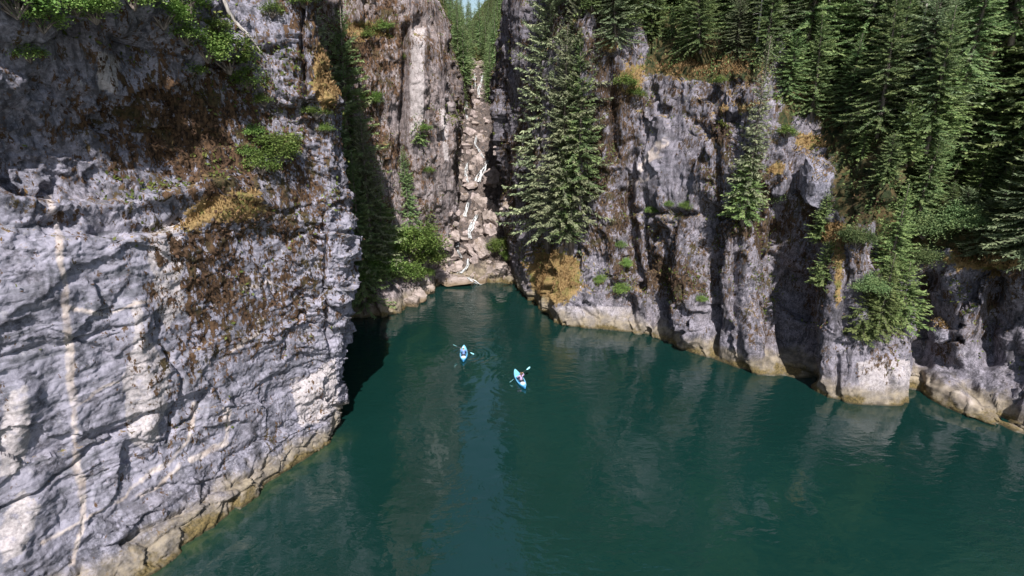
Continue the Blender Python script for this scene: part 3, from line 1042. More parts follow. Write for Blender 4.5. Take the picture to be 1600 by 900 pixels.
def bush_meshes(rx, rz, seed, mat, n_clump=26, leaves=75, size=0.2, stems=7):
    r = np.random.default_rng(seed)
    C, U, W, Tn = [], [], [], []
    g = Geo()
    for k in range(n_clump):
        d = r.normal(size=3)
        d /= np.linalg.norm(d)
        d[2] = abs(d[2]) * 1.0 - .18
        c = d * np.array((rx, rx, rz)) * r.uniform(.45, 1.0) + np.array((0, 0, rz * .35))
        cr = r.uniform(.22, .42) * rx
        ct = r.random() * .5
        if k < stems * 2:
            g.tube([(0, 0, -.3), tuple(c * .5 + np.array((0, 0, -.05))), tuple(c)], [.035 * rx + .01, .02 * rx + .006, .006], 5, False)
        n = int(leaves * r.uniform(.6, 1.3))
        q = r.normal(size=(n, 3)) * cr * .6 * np.array((1, 1, .62))
        for j in range(n):
            p = c + q[j]
            u = r.normal(size=3)
            u[2] = -abs(u[2]) * .5
            u = u / np.linalg.norm(u) * size * r.uniform(.6, 1.3)
            wv = np.cross(u, np.array((0, 0, 1.)) + r.normal(size=3) * .35)
            wv = wv / (np.linalg.norm(wv) + 1e-6) * size * r.uniform(.28, .42)
            C.append(p); U.append(u); W.append(wv); Tn.append(min(1, ct + r.random() * .5))
    V, Fc, tn = cards(np.array(C), np.array(U), np.array(W), np.array(Tn))
    return mesh_from('foliage', V, Fc, mat, False, {'tint': tn}), g.build('stem', M_BARK)


PROTO = {}


def make_proto(key, parts):
    """a hidden-free prototype: list of (part name, mesh); first use moves nothing, every use links fresh objects on shared meshes"""
    PROTO[key] = parts


for k, (h, R_, sd2, mt, gap, bot, dr) in {
    'spruce_a': (26, 5.0, 1, M_SILVER, .06, .10, .35), 'spruce_b': (22, 4.2, 2, M_SILVER, .08, .10, .30),
    'spruce_c': (18, 3.3, 3, M_HEMLOCK, .10, .05, .32), 'spruce_d': (15, 2.9, 4, M_YOUNG, .15, .06, .40),
    'spruce_e': (12, 1.5, 5, M_SILVER, .12, .10, .30), 'spruce_f': (7, 1.9, 6, M_YOUNG, .12, .02, .38),
    'hemlock_a': (20, 4.3, 8, M_HEMLOCK, .10, .03, .45), 'cedar_a': (15, 4.0, 9, M_HEMLOCK, .12, .02, .6), 'cedar_b': (13, 4.0, 10, M_SPRUCE, .16, .02, .55)}.items():
    tr, cr, lm = spruce_meshes(h, R_, sd2, mt, gap, bot, dr, power=.5 if 'cedar' in k else .74)
    PROTO[k] = (h, [('trunk', tr), ('crown', cr), ('limbs', lm)])
for k, (rx, rz, sd2, mt, ncl, lv, sz) in {
    'bush_a': (1.5, 1.2, 21, M_BROAD, 44, 150, .13), 'bush_b': (1.2, 1.1, 22, M_BROAD, 34, 140, .12),
    'bush_c': (0.9, 0.6, 23, M_BROAD, 24, 90, .10), 'bush_d': (1.6, 1.5, 24, M_HEMLOCK, 44, 150, .14)}.items():
    fo, st = bush_meshes(rx, rz, sd2, mt, ncl, lv, sz)
    PROTO[k] = (rx, [('foliage', fo), ('stem', st)])


def place(key, name, label, cat, loc, scale=1.0, rz=None, group=None, tilt=(0, 0), flat=1.0):
    h, parts = PROTO[key]
    o = thing(name, label, cat, loc, 0, group)
    o.rotation_euler = (tilt[0], tilt[1], random.random() * 6.28 if rz is None else rz)
    o.scale = (scale, scale, scale * flat)
    for pn, me in parts:
        q = link(pn, me, o)
        if pn in ('limbs', 'stem'):
            q['kind'] = 'stuff'
    return o


def spruce_px(key, px, py, height, label, dz=-.3, y=None, group=None, name='spruce_tree', slim=1.0):
    if y is None:
        p, n = hit(px, py)
    else:
        q = at_depth(px, py, y)
        p, n = drop(q.x, q.y)
    if p is None:
        return
    h = PROTO[key][0]
    o = place(key, name, label, 'tree', (p.x, p.y, p.z + dz), height / h, None, group)
    o.scale = (o.scale[0] * slim, o.scale[1] * slim, o.scale[2])
    return o


def bush_px(key, px, py, size, label, group=None, out=0.25, name='shrub', flat=1.0):
    p, n = hit(px, py)
    if p is None:
        return
    rx = PROTO[key][0]
    q = p + n * (out * size) + Vector((0, 0, .15 * size))
    return place(key, name, label, 'shrub', q, size / rx, None, group, (random.uniform(-.2, .2), random.uniform(-.2, .2)), flat)


#@@PLANTS
# ------------------------------------------------------------------ trees
spruce_px('spruce_a', 856, 384, 38, 'tallest silver green spruce on the grassy point beside the falls', slim=.95)
spruce_px('spruce_b', 893, 380, 31, 'second tall spruce close behind the tallest one on the point', slim=1.0)
spruce_px('spruce_c', 885, 375, 13, 'shorter spruce in front of the two tall spruces on the point', slim=1.15)
spruce_px('spruce_b', 876, 380, 25, 'spruce half hidden between the two tall spruces on the point', slim=.95)
spruce_px('spruce_c', 905, 300, 18, 'spruce leaning on the rock pillar behind the two tall spruces')
spruce_px('spruce_e', 1163, 338, 16.5, 'slim sparse young spruce with bare trunk on the right cliff ledge', slim=.9)
spruce_px('spruce_f', 1160, 335, 6, 'low spreading conifer at the foot of the slim spruce on the ledge', slim=1.4)
spruce_px('spruce_f', 1282, 372, 4.5, 'small conifer on the grassy knob of the right rock column', slim=1.3)
spruce_px('spruce_f', 1285, 440, 4.0, 'small conifer hanging on the left side of the right rock column', slim=1.3)
spruce_px('spruce_d', 1370, 520, 7.5, 'lowest conifer hanging over the pale rock foot on the right shore', slim=1.5)
spruce_px('spruce_f', 1345, 520, 5.0, 'bushy conifer left of the lowest conifer above the pale rock foot', slim=1.5)
spruce_px('spruce_f', 1405, 500, 5.5, 'bushy conifer right of the lowest conifer above the pale rock foot', slim=1.6)
spruce_px('spruce_d', 1385, 440, 9, 'bright green conifer above the lowest conifer on the right bank', slim=1.3)
spruce_px('spruce_c', 640, 372, 13, 'sunlit spruce against the brown gorge wall left of the falls', slim=.85)
spruce_px('spruce_d', 668, 360, 8, 'small sunlit spruce nearest the falls on the left gorge wall', slim=1.1)
spruce_px('spruce_f', 655, 220, 5, 'small sunlit conifer clinging high on the left gorge wall')
for i, (px, y, h) in enumerate(((545, 66, 25), (566, 65, 20), (585, 67, 22), (560, 69, 30), (602, 68, 14), (530, 68, 31))):
    q = at_depth(px, 440, y)
    p, n = drop(q.x, q.y, 25)
    if p:
        place(['hemlock_a', 'spruce_c', 'spruce_b'][i % 3], 'spruce_tree', 'dark conifer in the shadow of the left cliff', 'tree', (p.x, p.y, min(p.z, 9) - .3), h / PROTO[['hemlock_a', 'spruce_c', 'spruce_b'][i % 3]][0],
              None, 'shaded conifers in the cove behind the left cliff')

# forest on the right slope
LIMX, LIMY = [900, 950, 1180, 1240, 1320, 1450, 1600, 1700], [45, 72, 86, 165, 235, 372, 405, 425]
pts = []
tries = 0
r2 = random.Random(5)
while len(pts) < 240 and tries < 60000:
    tries += 1
    px, py = r2.uniform(890, 1680), (r2.uniform(-130, 430) if len(pts) < 225 else r2.uniform(-420, -100))
    edge = np.interp(px, LIMX, LIMY) - py
    if edge < 0:
        continue
    p, n = hit(px, py)
    if p is None or n.z < 0.05 or p.y > 130 or p.z < 9:
        continue
    if any((p.x - q.x) ** 2 + (p.y - q.y) ** 2 < (1.6 + 0.010 * p.y) ** 2 for q, _, _ in pts):
        continue
    pts.append((p, px, py))
for p, px, py in pts:
    edge = np.interp(px, LIMX, LIMY) - py
    k = r2.choice(['hemlock_a', 'spruce_c', 'cedar_a', 'cedar_a', 'cedar_b', 'cedar_b', 'hemlock_a', 'cedar_a'])
    h = r2.choice([4, 5, 6, 7, 9, 12]) * r2.uniform(.85, 1.15) if edge < 70 else r2.uniform(9, 17)
    if px < 1230:
        h *= .8
    size = 'young' if h < 8 else ('tall' if h > 14 else 'middling')
    kind = {'cedar_a': 'broad drooping conifer', 'cedar_b': 'grey green drooping conifer', 'spruce_c': 'narrow spruce', 'hemlock_a': 'wide shaggy hemlock'}[k]
    zone = ('above the rock pillar' if px < 1060 else 'above the grassy cliff rim' if px < 1240 else 'left of the right bank' if px < 1400 else 'near the right edge')
    level = 'on the ridge out of view' if py < -60 else 'at the edge' if edge < 70 else ('low on the slope' if edge < 170 else ('midway up the slope' if edge < 270 else 'high on the slope'))
    o = place(k, 'spruce_tree', '%s %s %s %s' % (size, kind, level, zone), 'tree', (p.x, p.y, p.z - .4), h / PROTO[k][0],
              None, 'conifers in the forest above the right cliff')
    o.rotation_euler = (r2.gauss(0, .05), r2.gauss(0, .05), o.rotation_euler.z)
    fat = r2.uniform(1.15, 1.5)
    o.scale = (o.scale[0] * fat, o.scale[1] * fat, o.scale[2])

nf = 0
tries = 0
while nf < 70 and tries < 5000:
    tries += 1
    px, py = r2.uniform(900, 1640), r2.uniform(-20, 420)
    edge = np.interp(px, LIMX, LIMY) - py
    p, n = hit(px, py)
    if edge < 10 or p is None or p.z < 9 or p.y > 120 or (1195 < px < 1340 and edge < 60):
        continue
    k = r2.choice(['spruce_f', 'spruce_d', 'cedar_b'])
    o = place(k, 'spruce_tree', 'small bushy conifer filling a gap under the forest above the right cliff', 'tree', (p.x, p.y, p.z - .3), 1, None, 'small conifers under the forest')
    hh = r2.uniform(3, 6) / PROTO[k][0]
    o.scale = (hh * 1.5, hh * 1.5, hh)
    nf += 1
for (px, py, h, lab) in ((1183, 70, 8, 'bare grey dead tree on the rim above the slim spruce'), (1283, 90, 11, 'bare grey dead tree in the middle of the right forest'),
                         (1020, 40, 7, 'bare grey dead tree on the slope above the right cliff rim'), (1420, 150, 12, 'tall bare dead tree in the forest at the upper right')):
    p, n = hit(px, py)
    if p is None:
        continue
    o = thing('dead_tree', lab, 'dead tree', (p.x, p.y, p.z - .3), r2.random() * 6)
    g = Geo()
    ax = [(0.02 * z * math.sin(h), .015 * z, z) for z in np.linspace(-.3, h, 9)]
    g.tube(ax, [.13 * (1 - i / 8.7) * h / 10 + .02 for i in range(9)], 7)
    link('trunk', g.build('trunk', M_DEADWOOD), o)
    for k in range(16):
        z = h * r2.uniform(.3, .97)
        a, L = r2.random() * 6.28, r2.uniform(.4, 1.3) * (1.15 - z / h)+.15
        g = Geo()
        b = Vector((0.02 * z * math.sin(h), .015 * z, z))
        g.tube([b, b + Vector((math.cos(a) * L * .5, math.sin(a) * L * .5, -.05)), b + Vector((math.cos(a) * L, math.sin(a) * L, .05 - .2 * L))], [.035, .025, .008], 4)
        link('branch', g.build('branch', M_DEADWOOD), o)

# forest over the gorge and in the far valley (small in the picture)
low = spruce_meshes(14, 2.6, 12, M_HEMLOCK, .1, .03, .3, .35)
lowtree = []
for pn, me in (('trunk', low[0]), ('crown', low[1])):
    lowtree.append((pn, me))
PROTO['far'] = (14, lowtree)
cnt = 0
tries = 0
fp = []
while cnt < 80 and tries < 30000:
    tries += 1
    px, py = r2.uniform(690, 800), r2.uniform(-60, 175)
    p, n = hit(px, py)
    if p is None or p.y < 118:
        continue
    if abs(px - 745) < np.interp(py, [30, 90, 110, 170], [0, 4, 14, 22]) and py > 60:
        continue
    if abs(px - 738) < 44 and py < 66 - abs(px - 738) * 1.4:
        continue
    if any((p - q).length < 3.6 for q in fp):
        continue
    fp.append(p)
    side = 'left' if px < np.interp(p.y, [130, 220, 400], [745, 742, 738]) else 'right'
    place('far', 'spruce_tree', 'small conifer on the far ' + side + ' side of the valley above the falls', 'tree', (p.x, p.y, p.z - .3), r2.uniform(.55, 1.0),
          None, 'conifers on the far %s valley side' % side)
    cnt += 1

# trees on the rim over the gorge walls and the left cliff, seen in the water's reflection and at the top edge
for (x, y, h) in ((-16, 78, 12), (-18, 84, 14), (-14, 92, 14), (-24, 76, 12), (-30, 74, 14), (1.5, 88, 12), (1, 98, 13), (4, 80, 11), (0.5, 106, 12), (6, 78, 12), (3, 92, 13), (-.5, 112, 12), (1.5, 118, 12)):
    p, n = drop(x, y)
    if p:
        k = r2.choice(['spruce_c', 'spruce_d', 'hemlock_a'])
        place(k, 'spruce_tree', 'conifer rooted on the rim of the gorge wall beside the falls', 'tree', (p.x, p.y, p.z - .4), h / PROTO[k][0], None, 'conifers on the gorge rim')

# ------------------------------------------------------------------ shrubs
for key, px, py, s, lab in (
        ('bush_a', 352, 118, 1.9, 'largest green shrub on the upper left cliff below the bare log'),
        ('bush_b', 320, 95, 1.5, 'green shrub left of the largest shrub on the upper left cliff'),
        ('bush_b', 385, 140, 1.2, 'green shrub right of the largest shrub on the upper left cliff'),
        ('bush_b', 440, 255, 1.5, 'yellow green shrub at the cliff edge above the grassy shoulder'),
        ('bush_c', 410, 270, 1.1, 'small shrub left of the yellow green shrub at the cliff edge'),
        ('bush_c', 395, 212, .7, 'tiny leafy sprig above the yellow green shrub on left cliff'),
        ('bush_c', 385, 243, .7, 'tiny leafy sprig just left of the yellow green shrub'),
        ('bush_b', 20, 25, 1.5, 'green shrub in the top left corner of the left cliff'),
        ('bush_c', 60, 40, 1.0, 'shrub right of the corner shrub at the top left'),
        ('bush_c', 40, 92, .7, 'small pale shrub on shaded rock at the far left'),
        ('bush_b', 205, 12, 1.4, 'leafy shrub hanging over the dark overhang at the top left'),
        ('bush_b', 255, 35, 1.4, 'shrub on the lip right of the dark overhang'),
        ('bush_c', 290, 60, 1.0, 'small shrub on the lip beside the dark overhang'),
        ('bush_b', 150, 28, 1.2, 'shrub left of the leafy shrub on the dark overhang at the top left'),
        ('bush_c', 110, 12, 1.0, 'small shrub at the top edge between the corner shrubs and the overhang'),
        ('bush_b', 300, 22, 1.3, 'shrub near the top edge left of the bare log'),
        ('bush_c', 335, 58, 1.0, 'small shrub just above the largest shrub on the upper left cliff'),
        ('bush_c', 425, 22, .9, 'small shrub right of the bare log near the top edge'),
        ('bush_c', 300, 118, 1.0, 'small shrub at the lower left of the largest shrub on the upper left cliff'),
        ('bush_c', 410, 165, .8, 'small shrub below the foot of the bare log'),
        ('bush_c', 470, 10, 1.0, 'small olive shrub at the very top of the left cliff corner'),
        ('bush_c', 495, 180, .9, 'small green shrub on the corner of the left cliff below the dry grass'),
        ('bush_c', 505, 205, .6, 'tiny shrub under the small green shrub on the left cliff corner'),
        ('bush_a', 642, 402, 3.7, 'brightest sunlit alder shrub above the rocks left of the falls'),
        ('bush_a', 618, 385, 2.7, 'sunlit alder shrub at the shadow edge left of the brightest alder'),
        ('bush_a', 657, 418, 2.7, 'low sunlit alder shrub nearest the falls'),
        ('bush_b', 632, 438, 2.2, 'low alder shrub hanging over the shore rocks'),
        ('bush_b', 610, 430, 2.4, 'half shaded alder shrub over the shore rocks'),
        ('bush_a', 588, 435, 2.6, 'shaded alder shrub left of the half shaded alder'),
        ('bush_a', 565, 448, 2.6, 'dark alder shrub deep in the shaded cove'),
        ('bush_b', 600, 350, 1.7, 'dark shrub above the half shaded alder'),
        ('bush_b', 668, 430, .9, 'small shrub on the pale slab beside the waterfall foot'),
        ('bush_a', 783, 395, 2.0, 'round green shrub on the boulders right of the falls'),
        ('bush_b', 795, 405, 1.2, 'smaller shrub beside the round shrub right of the falls'),
        ('bush_c', 970, 458, 1.1, 'bright green shrub on the low rock shelf of the right shore'),
        ('bush_c', 980, 135, 1.4, 'olive shrub on the face right of the rock pillar'),
        ('bush_c', 995, 150, 1.1, 'olive shrub under the cliff rim right of the rock pillar'),
        ('bush_c', 1075, 325, .9, 'small shrub on the horizontal crack of the right cliff'),
        ('bush_c', 1045, 322, .7, 'smaller shrub on the left end of the horizontal crack'),
        ('bush_c', 1020, 335, .8, 'dry shrub at the left end of the horizontal crack'),
        ('bush_c', 968, 385, .9, 'small shrub in the gully right of the spruce point'),
        ('bush_c', 975, 415, .9, 'mossy shrub low in the gully right of the spruce point'),
        ('bush_c', 935, 440, .8, 'faded shrub on the slope above the low rock shelf'),
        ('bush_c', 1095, 470, .6, 'tiny shrub in the vertical crack of the right cliff'),
        ('bush_c', 1125, 132, .8, 'green shrub on the dry grass rim of the right cliff'),
        ('bush_c', 1230, 215, 1.1, 'green shrub beside the leaning pale rock on the slope'),
        ('bush_d', 1210, 320, 1.5, 'dark shrub right of the slim spruce on the ledge'),
        ('bush_d', 1420, 420, 1.9, 'dense green shrub at the right end of the hanging conifers'),
        ('bush_d', 1440, 375, 1.9, 'dense green shrub above the dark shore rocks on the right'),
        ('bush_d', 1335, 390, 1.5, 'green shrub on the right flank of the rock column'),
        ('bush_d', 1350, 460, 1.4, 'green shrub low on the right flank of the rock column'),
        ('bush_d', 1500, 365, 1.9, 'green shrub above the dry grass lip at the far right'),
        ('bush_d', 1570, 380, 1.9, 'green shrub at the right edge above the dry grass lip'),
        ('bush_c', 575, 60, 1.3, 'olive shrub on the ledge of the upper left gorge wall'),
        ('bush_c', 600, 45, 1.3, 'olive shrub at the right end of the upper gorge ledge'),
        ('bush_c', 630, 95, 1.0, 'shrub in the dark crack left of the pale slab'),
        ('bush_b', 575, 165, 1.6, 'grey green shrub on the left gorge wall at the shadow edge'),
        ('bush_c', 660, 205, 1.1, 'yellowish shrub below the pale slab on the gorge wall'),
        ('bush_c', 668, 270, .9, 'small shrub near the top of the sunlit spruces on the gorge wall')):
    bush_px(key, px, py, s, lab)
#@@DETAIL
# ------------------------------------------------------------------ ground growth: tufts scattered where the masks say
def scatter(name, weights, n, mat, size, mode, seed, wmul=.3, lift=0.0, clump=0):
    r = np.random.default_rng(seed)
    Vs, Ns, Ws = [], [], []
    for (o, V, Fc, N2, at), wf in zip(TERRAIN, weights):
        if wf is None:
            continue
        px, py = project(V)
        ar = np.linalg.norm(np.cross(V[Fc[:, 2]] - V[Fc[:, 0]], V[Fc[:, 3]] - V[Fc[:, 1]]), axis=1)
        va = np.zeros(len(V))
        np.add.at(va, Fc[:, 0], ar)
        w = wf(V, N2, at, px, py) * va * ((px > -150) & (px < 1750) & (py > -250) & (py < 950))
        Vs.append(V); Ns.append(N2); Ws.append(np.clip(w, 0, None))
    V, N, w = np.concatenate(Vs), np.concatenate(Ns), np.concatenate(Ws)
    if clump:
        idx = np.repeat(r.choice(len(V), n // clump, p=w / w.sum()), clump)
        q = r.normal(0, .38, (n, 3))
        q[:, 2] = np.abs(q[:, 2]) * 1.3
        C = V[idx] + q * np.repeat(r.uniform(.5, 1.5, n // clump), clump)[:, None] + N[idx] * lift
    else:
        idx = r.choice(len(V), n, p=w / w.sum())
        C = V[idx] + r.normal(0, .08, (n, 3)) + N[idx] * lift
    Nn = N[idx]
    u = r.normal(size=(n, 3)) * .6
    if mode == 'up':
        u = u * .8 + Nn * .5 + np.array((0, 0, 1.0))
    elif mode == 'hang':
        u = u + Nn * .55 + np.array((0, 0, -.7))
    else:
        u = u + Nn * .6
    u /= np.linalg.norm(u, axis=1, keepdims=True)
    L = size * r.uniform(.5, 1.4, n)[:, None]
    wv = np.cross(u, Nn + r.normal(size=(n, 3)) * .5)
    wv /= np.linalg.norm(wv, axis=1, keepdims=True) + 1e-6
    tint = np.clip(r.random(n) * .55 + .45 * (0.5 + 0.5 * fbm(C * 0.8, 3, seed)), 0, 1)
    VV, Fc, tn = cards(C, u * L, wv * L * wmul, tint)
    return tag(link(name, mesh_from(name, VV, Fc, mat, False, {'tint': tn})), kind='stuff')


def wm(V, N, at, px, py):
    return smooth(.35, .9, at['moss'] + fbm(V * 1.1, 4, 77) * .5) * (V[:, 2] > 2)


def wg(V, N, at, px, py):
    return smooth(.45, .9, at['grass'] + fbm(V * 1.3, 3, 78) * .25) * (V[:, 2] > 2)


def wu(V, N, at, px, py):
    return at['soil'] * (0.4 + smooth(-.2, .3, fbm(V * .35, 3, 79)))


def wf_(V, N, at, px, py):
    return (1 - .95 * np.clip(at.get('clean', np.zeros(len(V))) * 2, 0, 1)) * smooth(.2, .5, N[:, 2]) * smooth(3, 6, V[:, 2]) * smooth(0.1, .45, fbm(V * .5, 3, 80)) * (1 - at['soil'])


scatter('rock_moss', [wm, wm, wm, None, None], 110000, M_MOSS, .20, 'hang', 1, .36)
scatter('dry_grass', [wg, wg, wg, None, None], 42000, M_GRASS, .26, 'up', 2, .16)
scatter('undergrowth', [None, wu, wu, None, None], 168000, M_UNDER, .27, 'out', 3, .28, .1, 14)
scatter('ledge_plants', [wf_, wf_, wf_, None, None], 46000, M_FERN, .24, 'out', 4, .3, .04)

# ------------------------------------------------------------------ boulders of the cascade
def boulder_mesh(seed, sub=3):
    import bmesh
    bm = bmesh.new()
    bmesh.ops.create_icosphere(bm, subdivisions=sub, radius=1.0)
    P = np.array([v.co[:] for v in bm.verts])
    r = np.random.default_rng(seed)
    for k in range(14):
        n = r.normal(size=3)
        n /= np.linalg.norm(n)
        dd = r.uniform(.42, .82)
        P = P - np.clip(P @ n - dd, 0, None)[:, None] * n * .98
    fv, fe = facets(P * 1.9 + seed, seed + 2, 1.6)
    P = P * (1 + 0.09 * fv[:, None] - .05 * (1 - smooth(0, .08, fe))[:, None])
    P = P * (1 + 0.07 * fbm(P * 1.7 + seed, 3, seed)[:, None] * .7 + 0.03 * fbm(P * 6 + seed, 2, seed + 3)[:, None])
    for v, q in zip(bm.verts, P):
        v.co = q
    me = bpy.data.meshes.new('boulder')
    bm.to_mesh(me)
    bm.free()
    me.materials.append(M_BOULDER)
    return me


BM = [boulder_mesh(300 + i, 4) for i in range(7)]
BOULD = []


def boulder(px, py, rx, ry, label, tilt=0.0, sink=.05, group=None, v=None, dep=.9, y=None):
    p = at_depth(px, py, y) if y else hit(px, py)[0]
    if p is None:
        return
    k = (p - Vector((0, 0, CAMH))).length / F
    me = BM[v if v is not None else random.randrange(7)]
    o = link('boulder', me)
    R = Matrix.Rotation(-tilt, 4, 'Y') @ Matrix.Rotation(random.uniform(-.35, .35), 4, 'X')
    S = Matrix.Diagonal((rx * k * 1.12, (rx + ry) * .5 * k * dep * 1.15, ry * k * 1.15, 1))
    Z = Matrix.Rotation(random.uniform(0, 6.28), 4, 'Z') if abs(rx - ry) < .25 * rx else Matrix.Rotation(random.choice([0, 3.14]), 4, 'Z')
    o.matrix_world = Matrix.Translation(p + Vector((0, sink * ry * k * .3, .12 * ry * k))) @ R @ S @ Z
    tag(o, label, 'boulder', group)
    BOULD.append(o)


for a in ((716, 441, 36, 13, 'large smooth brown boulder at the water edge left of the waterfall foot', 0.1),
          (688, 434, 26, 10, 'flat pale slab left of the large smooth boulder at the water edge', 0.05),
          (778, 425, 36, 18, 'broad dark brown boulder right of the waterfall foot', 0.12),
          (755, 440, 14, 9, 'small brown boulder at the water between falls and broad dark boulder', 0.1),
          (757, 396, 15, 21, 'upright leaning boulder below the round shrub right of the falls', 0.6),
          (740, 396, 8, 22, 'narrow slab leaning right beside the thin lower stream', 0.75),
          (741, 409, 8, 10, 'round boulder splitting the lower stream above the waterfall foot', 0.0),
          (718, 396, 12, 13, 'mossy boulder left of the thin lower stream', 0.0),
          (712, 417, 16, 10, 'dark mossy boulder just above the large smooth boulder', -.1),
          (695, 405, 20, 16, 'rough rubble boulder under the gorge wall beside the alders', 0.1),
          (700, 383, 14, 10, 'pale boulder at the foot of the gorge wall', 0.1),
          (709, 368, 13, 10, 'pinkish boulder at the foot of the gorge wall above the pale one', -.2),
          (727, 376, 9, 7, 'small pale boulder in the middle of the lower stream', 0.0),
          (744, 361, 10, 7, 'orange stained boulder under the middle chute', 0.0),
          (765, 347, 21, 25, 'biggest pale boulder right of the white middle chute', .35),
          (769, 363, 17, 13, 'boulder under the biggest pale boulder', 0.2),
          (755, 320, 20, 14, 'wide boulder above the biggest pale boulder', 0.25),
          (724, 309, 10, 8, 'rounded pinkish boulder beside the dark hole under the gorge wall', 0.0),
          (742, 310, 12, 9, 'pale cracked boulder left of the wide boulder', 0.2),
          (722, 342, 9, 8, 'brown boulder beside the grey thin chute', 0.0),
          (745, 335, 8, 7, 'small boulder at the head of the white middle chute', 0.0),
          (748, 251, 12, 11, 'square boulder below the upper bend of the stream', .2),
          (730, 232, 14, 10, 'wide flat boulder on the left of the upper stream', 0.1),
          (738, 268, 9, 8, 'boulder between the two upper white streams', 0.0),
          (770, 284, 14, 16, 'dark wet boulder beside the widest upper chute', .4),
          (757, 275, 7, 7, 'small boulder at the edge of the widest upper chute', 0.0),
          (722, 270, 8, 10, 'brown boulder below the gorge wall left of upper streams', 0.0),
          (735, 292, 14, 8, 'flat boulder under the two upper white streams', 0.0),
          (752, 218, 8, 10, 'boulder in the shadow edge by the upper bend', 0.0),
          (736, 208, 10, 9, 'pale blocky boulder high in the cascade', 0.2),
          (745, 196, 9, 7, 'pale boulder above the blocky one high in the cascade', 0.0),
          (739, 162, 11, 8, 'large sloping boulder below the topmost falls', -.3),
          (742, 180, 7, 6, 'grey boulder under the large sloping boulder', 0.0),
          (733, 190, 7, 6, 'pale small boulder left of the grey boulder high up', 0.0),
          (747, 101, 8, 6, 'pinkish boulder at the lip of the topmost falls', 0.0),
          (739, 96, 6, 5, 'small boulder on the lip left of the topmost falls', 0.0),
          (755, 146, 6, 8, 'boulder right of the topmost falls', 0.0),
          (650, 462, 22, 14, 'rounded shore boulder under the sunlit alders', 0.3),
          (640, 474, 18, 14, 'brown shore boulder at the shadow edge under the alders', 0.3),
          (665, 455, 14, 12, 'grey shore boulder nearest the pale slab', 0.4)):
    boulder(*a)
for a in ((1290, 286, 38, 30, 'large leaning pale rock on the slope under its dry grass cap', -.75, 5),
          (1216, 288, 13, 22, 'upright pale rock left of the large leaning rock on the slope', .1, 2),
          (1146, 172, 13, 27, 'smooth upright grey rock under the right end of the cliff rim', .1, 3),
          (1480, 518, 20, 13, 'rounded grey rock jutting from the dark bank at the far right', .1, 1)):
    boulder(a[0], a[1], a[2], a[3], a[4], a[5], .1, None, a[6])
    BOULD[-1].location += Vector((0, .5, -.35)) * (a[3] * .055)
    if BOULD[-1]['label'] == a[4]:
        BOULD[-1].name = 'rock'
        me = BOULD[-1].data.copy()
        me.materials.clear()
        me.materials.append(M_CLIFF)
        BOULD[-1].data = me
bpy.context.view_layer.update()
cc, cu, cw, ct = [], [], [], []
rg = np.random.default_rng(66)
for o in BOULD:
    if not o.name.startswith('rock') or 'slanting tan' in o['label']:
        continue
    me, M = o.data, o.matrix_world
    R3 = M.to_3x3()
    for p in me.polygons:
        n = (R3.inverted().transposed() @ p.normal).normalized()
        c = M @ p.center
        top = (c.z - M.translation.z) + .25 * (c.y - M.translation.y)
        if n.z > .35 and top > .1 and rg.random() < .75:
            for k in range(2):
                u = rg.normal(0, .4, 3) + np.array((0, 0, 1.0)) + np.array(n) * .4
                u = u / np.linalg.norm(u) * rg.uniform(.12, .32)
                w = np.cross(u, rg.normal(size=3))
                w = w / np.linalg.norm(w) * .045
                cc.append(np.array(c) + rg.normal(0, .06, 3)); cu.append(u); cw.append(w); ct.append(rg.random())
VV, Fc, tn = cards(np.array(cc), np.array(cu), np.array(cw), np.array(ct))
tag(link('dry_grass', mesh_from('dry_grass', VV, Fc, M_GRASS, False, {'tint': tn})), kind='stuff')
bp = []
t_ = 0
while len(bp) < 190 and t_ < 4000:
    t_ += 1
    py = r2.uniform(100, 440)
    xl = np.interp(py, [100, 150, 230, 300, 380, 440], [735, 726, 716, 712, 686, 682])
    xr = np.interp(py, [100, 150, 230, 300, 380, 440], [758, 765, 776, 792, 800, 800])
    px = r2.uniform(xl, xr)
    if any(math.hypot(px - a, (py - b)) < 3.8 for a, b in bp):
        continue
    bp.append((px, py))
    rr = r2.choice([2.2, 2.6, 3.2, 4, 5.2, 7.0]) * r2.uniform(.85, 1.2) * np.interp(py, [100, 440], [.8, 1.15])
    part_ = 'upper' if py < 210 else ('middle' if py < 320 else 'lower')
    boulder(px, py, rr, rr * r2.uniform(.6, .95), 'small angular boulder in the rubble of the %s cascade' % part_, r2.uniform(-.4, .4), .2, 'small boulders of the %s cascade' % part_)

# ------------------------------------------------------------------ falling water, draped over bed and boulders
bpy.context.view_layer.update()
bv, bf = [], []
offs = 0
for o in BOULD:
    me = o.data
    M = o.matrix_world
    bv += [tuple(M @ v.co) for v in me.vertices]
    bf += [tuple(i + offs for i in p.vertices) for p in me.polygons]
    offs += len(me.vertices)
BB = BVHTree.FromPolygons(bv, bf)


def hit2(px, py):
    o = Vector((0, 0, CAMH))
    d = ray(px, py)
    a, b = BVH.ray_cast(o, d, 900), BB.ray_cast(o, d, 900)
    c = [h for h in (a, b) if h[0] is not None]
    return min(c, key=lambda h: h[3])[0] if c else None


